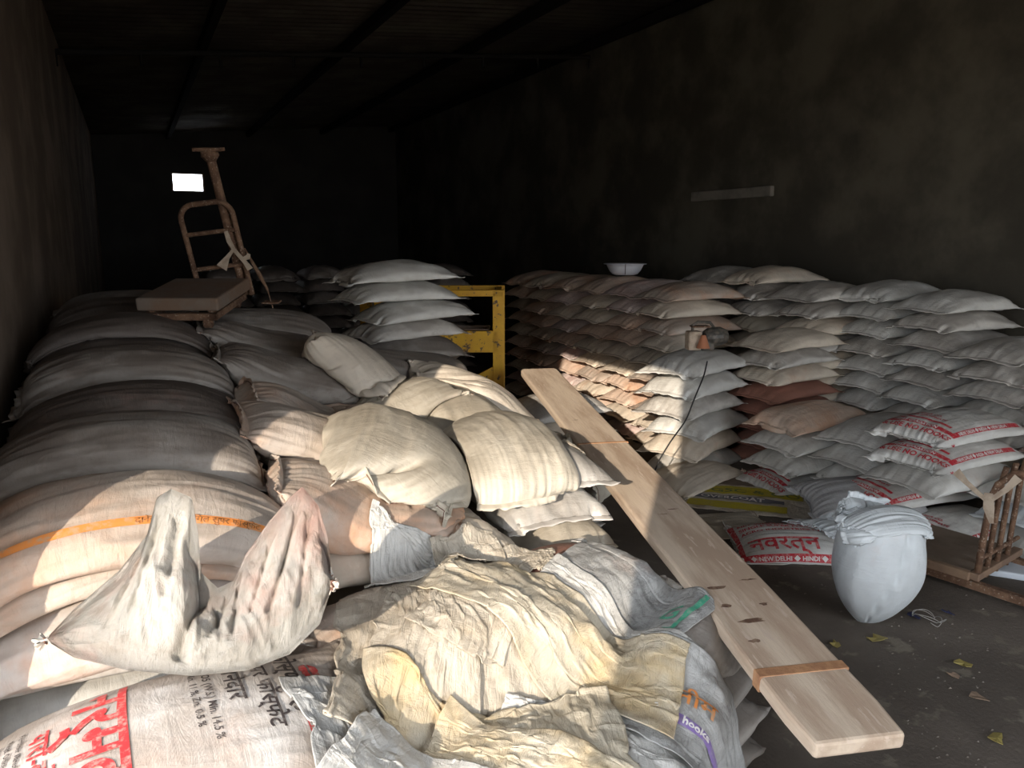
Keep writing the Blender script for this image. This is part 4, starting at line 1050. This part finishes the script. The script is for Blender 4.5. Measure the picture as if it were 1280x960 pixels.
add_tube(bm, arc, .017, 12); bm_obj('back_frame', bm, M_rust, pe)
for z in (.20, .42):
    bm = bmesh.new(); add_tube(bm, [fr(-W2, z), fr(W2, z)], .014, 10); bm_obj('rung', bm, M_rust, pe)
lean = Matrix.Rotation(math.radians(-6), 3, 'Y')
bm = bmesh.new(); add_tube(bm, [fr(.11, 0, .36), fr(.085, .86, .36)], .028, 14); bm_obj('column', bm, M_rust, pe)
bm = bmesh.new(); add_tube(bm, [fr(.085, .84, .36), fr(.085, .87, .36), fr(.085, .90, .36)], .05, 14, rs=[.03, .055, .05]); add_box(bm, fr(.085, .91, .36), (.17, .09, .022), bevel=.004); bm_obj('column_head', bm, M_rust, pe)
bm = bmesh.new(); add_tube(bm, [fr(.18, .30, .33), fr(.24, .12, .33), fr(.27, .02, .33)], .012, 8, rs=[.006, .014, .008]); add_tube(bm, [fr(.27, .02, .33), fr(.275, -.05, .33), fr(.28, -.1, .33)], .004, 6)
add_box(bm, fr(.28, -.06, .33), (.11, .07, .012), bevel=.004); bm_obj('weight_hanger', bm, M_rust, pe)
bm = bmesh.new()
def ribbon(bm, pts, w, up=(0, 1, 0)):
    pv = None
    for i, p in enumerate(pts):
        p = Vector(p); ww = w[i] if isinstance(w, (list, tuple)) else w
        d = (Vector(pts[min(i + 1, len(pts) - 1)]) - Vector(pts[max(i - 1, 0)])).normalized(); s = d.cross(Vector(up)).normalized() * ww
        c = [bm.verts.new(p - s), bm.verts.new(p + s)]
        if pv: bm.faces.new((pv[0], pv[1], c[1], c[0]))
        pv = c
ribbon(bm, [fr(.10, .42, .30), fr(.11, .36, .29), fr(.13, .30, .29), fr(.18, .22, .29), fr(.20, .17, .30)], [.012, .016, .012, .014, .02])
ribbon(bm, [fr(.13, .31, .29), fr(.08, .26, .28), fr(.03, .20, .28)], [.008, .014, .035])
ribbon(bm, [fr(.17, .24, .285), fr(.21, .25, .28), fr(.22, .27, .28)], [.01, .016, .01])
tr = bm_obj('cloth_strip', bm, M_tape, pe); m = tr.modifiers.new('t', 'SOLIDIFY'); m.thickness = .003

# ------------------------------------------------------------------ yellow machine frame behind the white stack
fxy = (-.70, 6.75); fx0 = -.70 * math.cos(YAW) + 6.75 * math.sin(YAW) * 1.0; fy0 = .70 * math.sin(YAW) + 6.75 * math.cos(YAW)
ye = empty('yellow_frame', (fx0, fy0, 0), -YAW); tag(ye, 'chipped yellow steel machine frame standing behind the small white stack', 'machine frame')
HWf = .58; TZ = 1.47
for sx in (-1, 1):
    for yy in (0, .7):
        bm = bmesh.new(); add_box(bm, (sx * HWf, yy, TZ / 2), (.10, .06, TZ), bevel=.005); bm_obj('post', bm, M_yellow, ye)
def rail(nm, c, s, rot=None):
    bm = bmesh.new(); add_box(bm, c, s, rot=rot, bevel=.004); return bm_obj(nm, bm, M_yellow, ye)
for yy in (0, .7): rail('top_rail', (0, yy, TZ - .025), (2 * HWf + .10, .06, .055))
rail('middle_rail', (0, -.005, 1.02), (2 * HWf - .0, .05, .19)); rail('lower_rail', (0, 0, .35), (2 * HWf, .05, .12))
for sx in (-1, 1): rail('side_rail', (sx * HWf, .35, TZ - .03), (.05, .7, .05)); rail('side_rail', (sx * HWf, .35, .98), (.05, .7, .08))
for sx in (-1, 1):
    bm = bmesh.new(); t = [bm.verts.new((sx * (HWf - .03), y, z)) for y, z in ((-.02, .92), (.02, .92))]
    a = [(sx * (HWf - .04), .80), (sx * (HWf - .04), .66), (sx * (HWf - .30), .66)]
    f0 = [bm.verts.new((x, -.02, z)) for x, z in a]; f1 = [bm.verts.new((x, .02, z)) for x, z in a]
    bmesh.ops.delete(bm, geom=t, context='VERTS')
    bm.faces.new(f0); bm.faces.new(f1[::-1])
    for k in range(3): bm.faces.new((f0[k], f0[(k + 1) % 3], f1[(k + 1) % 3], f1[k]))
    bmesh.ops.recalc_face_normals(bm, faces=bm.faces); bm_obj('gusset_plate', bm, M_yellow, ye)
bm = bmesh.new(); f0 = [bm.verts.new(p) for p in ((-.5, .35, 1.12), (.5, .35, 1.12), (.1, .35, .75), (-.1, .35, .75), (-.5, .05, 1.12), (.5, .05, 1.12), (.1, .2, .75), (-.1, .2, .75))]
for q in ((0, 1, 2, 3), (5, 4, 7, 6), (4, 0, 3, 7), (1, 5, 6, 2)): bm.faces.new([f0[k] for k in q])
hp = bm_obj('hopper', bm, M_rustdark, ye); m = hp.modifiers.new('t', 'SOLIDIFY'); m.thickness = .006

# ------------------------------------------------------------------ enamel basin on the long stack
be = empty('enamel_basin', (4.72, 6.90, 1.535)); tag(be, 'white enamel basin with a black mark standing on the long stack', 'basin')
bm = bmesh.new(); prof = [(0, .004), (.10, .0), (.135, .012), (.165, .045), (.185, .085), (.195, .108), (.225, .114), (.228, .119), (.222, .121), (.192, .115), (.180, .09), (.160, .05), (.13, .018), (.095, .008), (0, .010)]
rg_ = [[bm.verts.new((r * math.cos(2 * math.pi * k / 48), r * math.sin(2 * math.pi * k / 48), z)) for k in range(48)] if r > 0 else [bm.verts.new((0, 0, z))] for r, z in prof]
for A, B_ in zip(rg_[:-1], rg_[1:]):
    for k in range(48):
        a, b = A[k % len(A)], A[(k + 1) % len(A)]; c, d = B_[(k + 1) % len(B_)], B_[k % len(B_)]
        vs_ = []; [vs_.append(q) for q in (a, b, c, d) if q not in vs_]
        if len(vs_) > 2: bm.faces.new(vs_)
bmesh.ops.recalc_face_normals(bm, faces=bm.faces); bm_obj('bowl', bm, M_basin, be, smooth=True)
bm = bmesh.new(); a0 = math.atan2(-6.9, -4.72) + .02
add_tube(bm, [((r + .001) * math.cos(a0), (r + .001) * math.sin(a0), z) for r, z in prof[2:8]], .004, 6); bm_obj('black_mark', bm, M_black, be)

# ------------------------------------------------------------------ bag stitching machine on the corner pile
mx, my, mz = 4.02, 4.78, 1.02
me_ = empty('stitching_machine', (mx, my, mz + .02), -YAW + .1); tag(me_, 'dirty black bag stitching machine with thread cone lying on the corner pile', 'stitching machine')
M_greasy = plain_mat('greasy_black_housing', (.05, .048, .042), .45, var=(.14, .12, .10), vscale=20, bump=.3)
bm = bmesh.new(); add_tube(bm, [(.02, 0, .10), (.06, 0, .105), (.15, 0, .11), (.20, 0, .11)], .07, 18, rs=[.055, .078, .075, .05]); add_box(bm, (.03, 0, .05), (.12, .12, .10), bevel=.02); bm_obj('motor_housing', bm, M_greasy, me_, smooth=False)
bm = bmesh.new(); add_box(bm, (-.07, 0, .08), (.11, .11, .15), bevel=.015); bm_obj('sewing_head', bm, M_tape, me_)
bm = bmesh.new(); add_tube(bm, [(-.02, -.09, .03), (-.02, -.09, .13)], .04, 20, rs=[.052, .018]); bm_obj('thread_cone', bm, plain_mat('brown_thread', (.42, .17, .09), .8), me_)
bm = bmesh.new(); add_tube(bm, [(-.08, 0, .15), (-.08, 0, .20), (-.04, 0, .225), (.06, 0, .22), (.10, 0, .17)], .012, 10); bm_obj('handle', bm, M_greasy, me_, smooth=True)
bm = bmesh.new(); add_box(bm, (-.02, 0, .19), (.14, .10, .012), bevel=.003); bm_obj('needle_plate', bm, M_rust, me_)
cp = [at(884, 452, 1.05), at(880, 470, .99), at(868, 498, .86), at(858, 525, .72), at(838, 552, .58), at(824, 575, .45), at(818, 590, .38)]
bm = bmesh.new(); P0 = []
for i in range(len(cp) - 1):
    for t in np.linspace(0, 1, 6, endpoint=False): P0.append(Vector(cp[i]).lerp(Vector(cp[i + 1]), t))
P0 = [Vector(p) for p in P0]
for _ in range(3): P0 = [P0[0]] + [(P0[i - 1] + 2 * P0[i] + P0[i + 1]) / 4 for i in range(1, len(P0) - 1)] + [P0[-1]]
off = Vector((-.30, -.34, 0)) * .0
M_ = Matrix.Translation(me_.location) @ Matrix.Rotation(me_.rotation_euler.z, 4, 'Z'); Mi = M_.inverted()
def _front(p):  # hang in front of the sacks
    return p
add_tube(bm, [tuple(Mi @ _front(p)) for p in P0], .005, 8); bm_obj('power_cord', bm, M_black, me_, smooth=True)

# ------------------------------------------------------------------ old trolley scale at the right edge
tx, ty, _ = at(1228, 724, .03)
te = empty('trolley', (tx, ty, 0), -YAW - .92); tag(te, 'rusty low trolley with tied posts standing at the right edge', 'trolley')
bm = bmesh.new(); add_box(bm, (-.32, .12, .105), (.62, .56, .03), bevel=.006); bm_obj('deck', bm, M_card, te)
bm = bmesh.new(); add_box(bm, (-.30, -.17, .095), (.60, .04, .05), bevel=.008); bo_ = bm_obj('edge_board', bm, M_wood2, te)
for yy in (-.15, .38):
    bm = bmesh.new(); add_box(bm, (-.05, yy, .045), (1.3, .045, .045), bevel=.004); bm_obj('base_rail', bm, M_rust, te)
for xx in (.02, .5):
    bm = bmesh.new(); add_box(bm, (xx, .12, .10), (.05, .60, .04), bevel=.004); bm_obj('cross_rail', bm, M_wood2, te)
for xx, yy in ((-.55, -.15), (-.55, .38), (.5, -.15), (.5, .38)):
    bm = bmesh.new(); add_tube(bm, [(xx - .015, yy, .028), (xx + .015, yy, .028)], .028, 14); bm_obj('wheel', bm, M_rust, te)
for k, (yy, tp) in enumerate(((-.14, .62), (-.02, .60), (.11, .58), (.25, .58))):
    bm = bmesh.new()
    if k == 0: add_tube(bm, [(.02, yy, .06), (.03, yy, .3), (.045, yy, .55), (.07, yy, .63), (.13, yy + .03, .70), (.30, yy + .05, .74)], .018, 12)
    else: add_tube(bm, [(.02, yy, .06), (.03, yy, .3), (.045, yy, .62), (.06, yy, .70)], .015, 12)
    bm_obj('post', bm, M_rust, te, smooth=True)
bm = bmesh.new(); add_tube(bm, [(.03, -.14, .20), (.03, .36, .20)], .012, 8); bm_obj('tie_bar', bm, M_rust, te)
bm = bmesh.new(); up = (0, 1, 0)
ribbon(bm, [(-.13, -.17, .66), (-.07, -.17, .61), (.03, -.165, .54)], [.024, .014, .012]); ribbon(bm, [(.17, -.17, .70), (.12, -.17, .62), (.05, -.165, .54)], [.022, .014, .012])
ribbon(bm, [(.04, -.165, .58), (.05, -.168, .50), (.07, -.165, .42)], [.022, .028, .010])
tr = bm_obj('cloth_strip', bm, M_tape, te); m = tr.modifiers.new('t', 'SOLIDIFY'); m.thickness = .004
bm = bmesh.new(); add_box(bm, (0, 0, .1), (.42, .26, .04), bevel=.01); wb = bm_obj('white_board_offcut', bm, plain_mat('pale_blue_board', (.62, .68, .75), .6), None, (*at(1272, 705, .05)[:2], -.08)); wb.rotation_euler = (0, 0, -.9); tag(wb, 'pale blue-white board offcut lying behind the trolley', 'board')

# ------------------------------------------------------------------ litter on the floor
M_sc = {'yellow': plain_mat('yellow_film', (.27, .22, .07), .6), 'blue': plain_mat('dark_blue_rag', (.035, .04, .10), .8), 'clear': plain_mat('milky_film', (.30, .29, .27), .3), 'brown': plain_mat('brown_chip', (.24, .17, .12), .8)}
def scrap(px, py, r, m, label, seed):
    rg = random.Random(seed); bm = bmesh.new(); n = 9; x, y, _ = at(px, py, 0)
    c = bm.verts.new((0, 0, .012)); ring = []
    for k in range(n):
        a = 2 * math.pi * k / n; rr = r * (.35 + .75 * rg.random()); ring.append(bm.verts.new((math.cos(a) * rr, math.sin(a) * rr * .7, .004 + .014 * rg.random())))
    for k in range(n): bm.faces.new((c, ring[k], ring[(k + 1) % n]))
    o = bm_obj('litter_scrap', bm, M_sc[m], None, (x, y, 0)); o.rotation_euler = (0, 0, rg.random() * 6); s = o.modifiers.new('t', 'SOLIDIFY'); s.thickness = .003
    tag(o, label, 'scrap', 'scraps littering the floor')
scrap(1098, 800, .06, 'yellow', 'yellow plastic scrap on the floor below the upright sack', 1)
scrap(1205, 832, .045, 'yellow', 'yellow plastic scrap in the middle of the bare floor', 2)
scrap(1246, 926, .05, 'yellow', 'yellow plastic scrap near the bottom right corner', 3)
scrap(1143, 772, .05, 'blue', 'dark blue rag scrap right of the upright sack', 4)
scrap(1184, 767, .035, 'blue', 'small dark blue scrap further right of the upright sack', 5)
scrap(1222, 873, .05, 'brown', 'thin brown chip on the floor above the corner scrap', 6)
scrap(1045, 806, .05, 'yellow', 'faded yellow scrap beside the plank edge', 7)
scrap(1189, 845, .04, 'brown', 'dark chip on the floor right of the plank', 8)
x, y, _ = at(1160, 778, 0); bm = bmesh.new(); rg = random.Random(9); pts = [(math.cos(t * 1.7) * .05 * (1 + .3 * math.sin(t * 3)), math.sin(t * 1.3) * .07, .012 + .03 * abs(math.sin(t * 2.2))) for t in np.linspace(0, 9, 70)]
add_tube(bm, pts, .0018, 5); th_ = bm_obj('plastic_thread_tangle', bm, M_sc['clear'], None, (x, y, 0), smooth=True); tag(th_, 'pale tangle of plastic thread between the blue scraps', 'thread')
bm = bmesh.new(); rg = random.Random(5)
for k in range(420):
    px, py = rg.uniform(840, 1240), rg.uniform(640, 960)
    x, y, _ = at(px, py, 0)
    if px < 840 + (py - 560) * .85 : continue
    s = rg.uniform(.002, .006); a = rg.random() * 3
    vv = [bm.verts.new((x + s * 2 * math.cos(a + q), y + s * math.sin(a + q), 0.0005)) for q in (0, 2.1, 4.2)] + [bm.verts.new((x, y, s))]
    for q in ((0, 1, 3), (1, 2, 3), (2, 0, 3)): bm.faces.new([vv[i] for i in q])
gr_ = bm_obj('floor_grit', bm, plain_mat('grit', (.15, .13, .11), .9, var=(.24, .21, .18), vscale=3)); tag(gr_, 'small pale grit and husks scattered over the dirt floor', 'grit', kind='stuff')
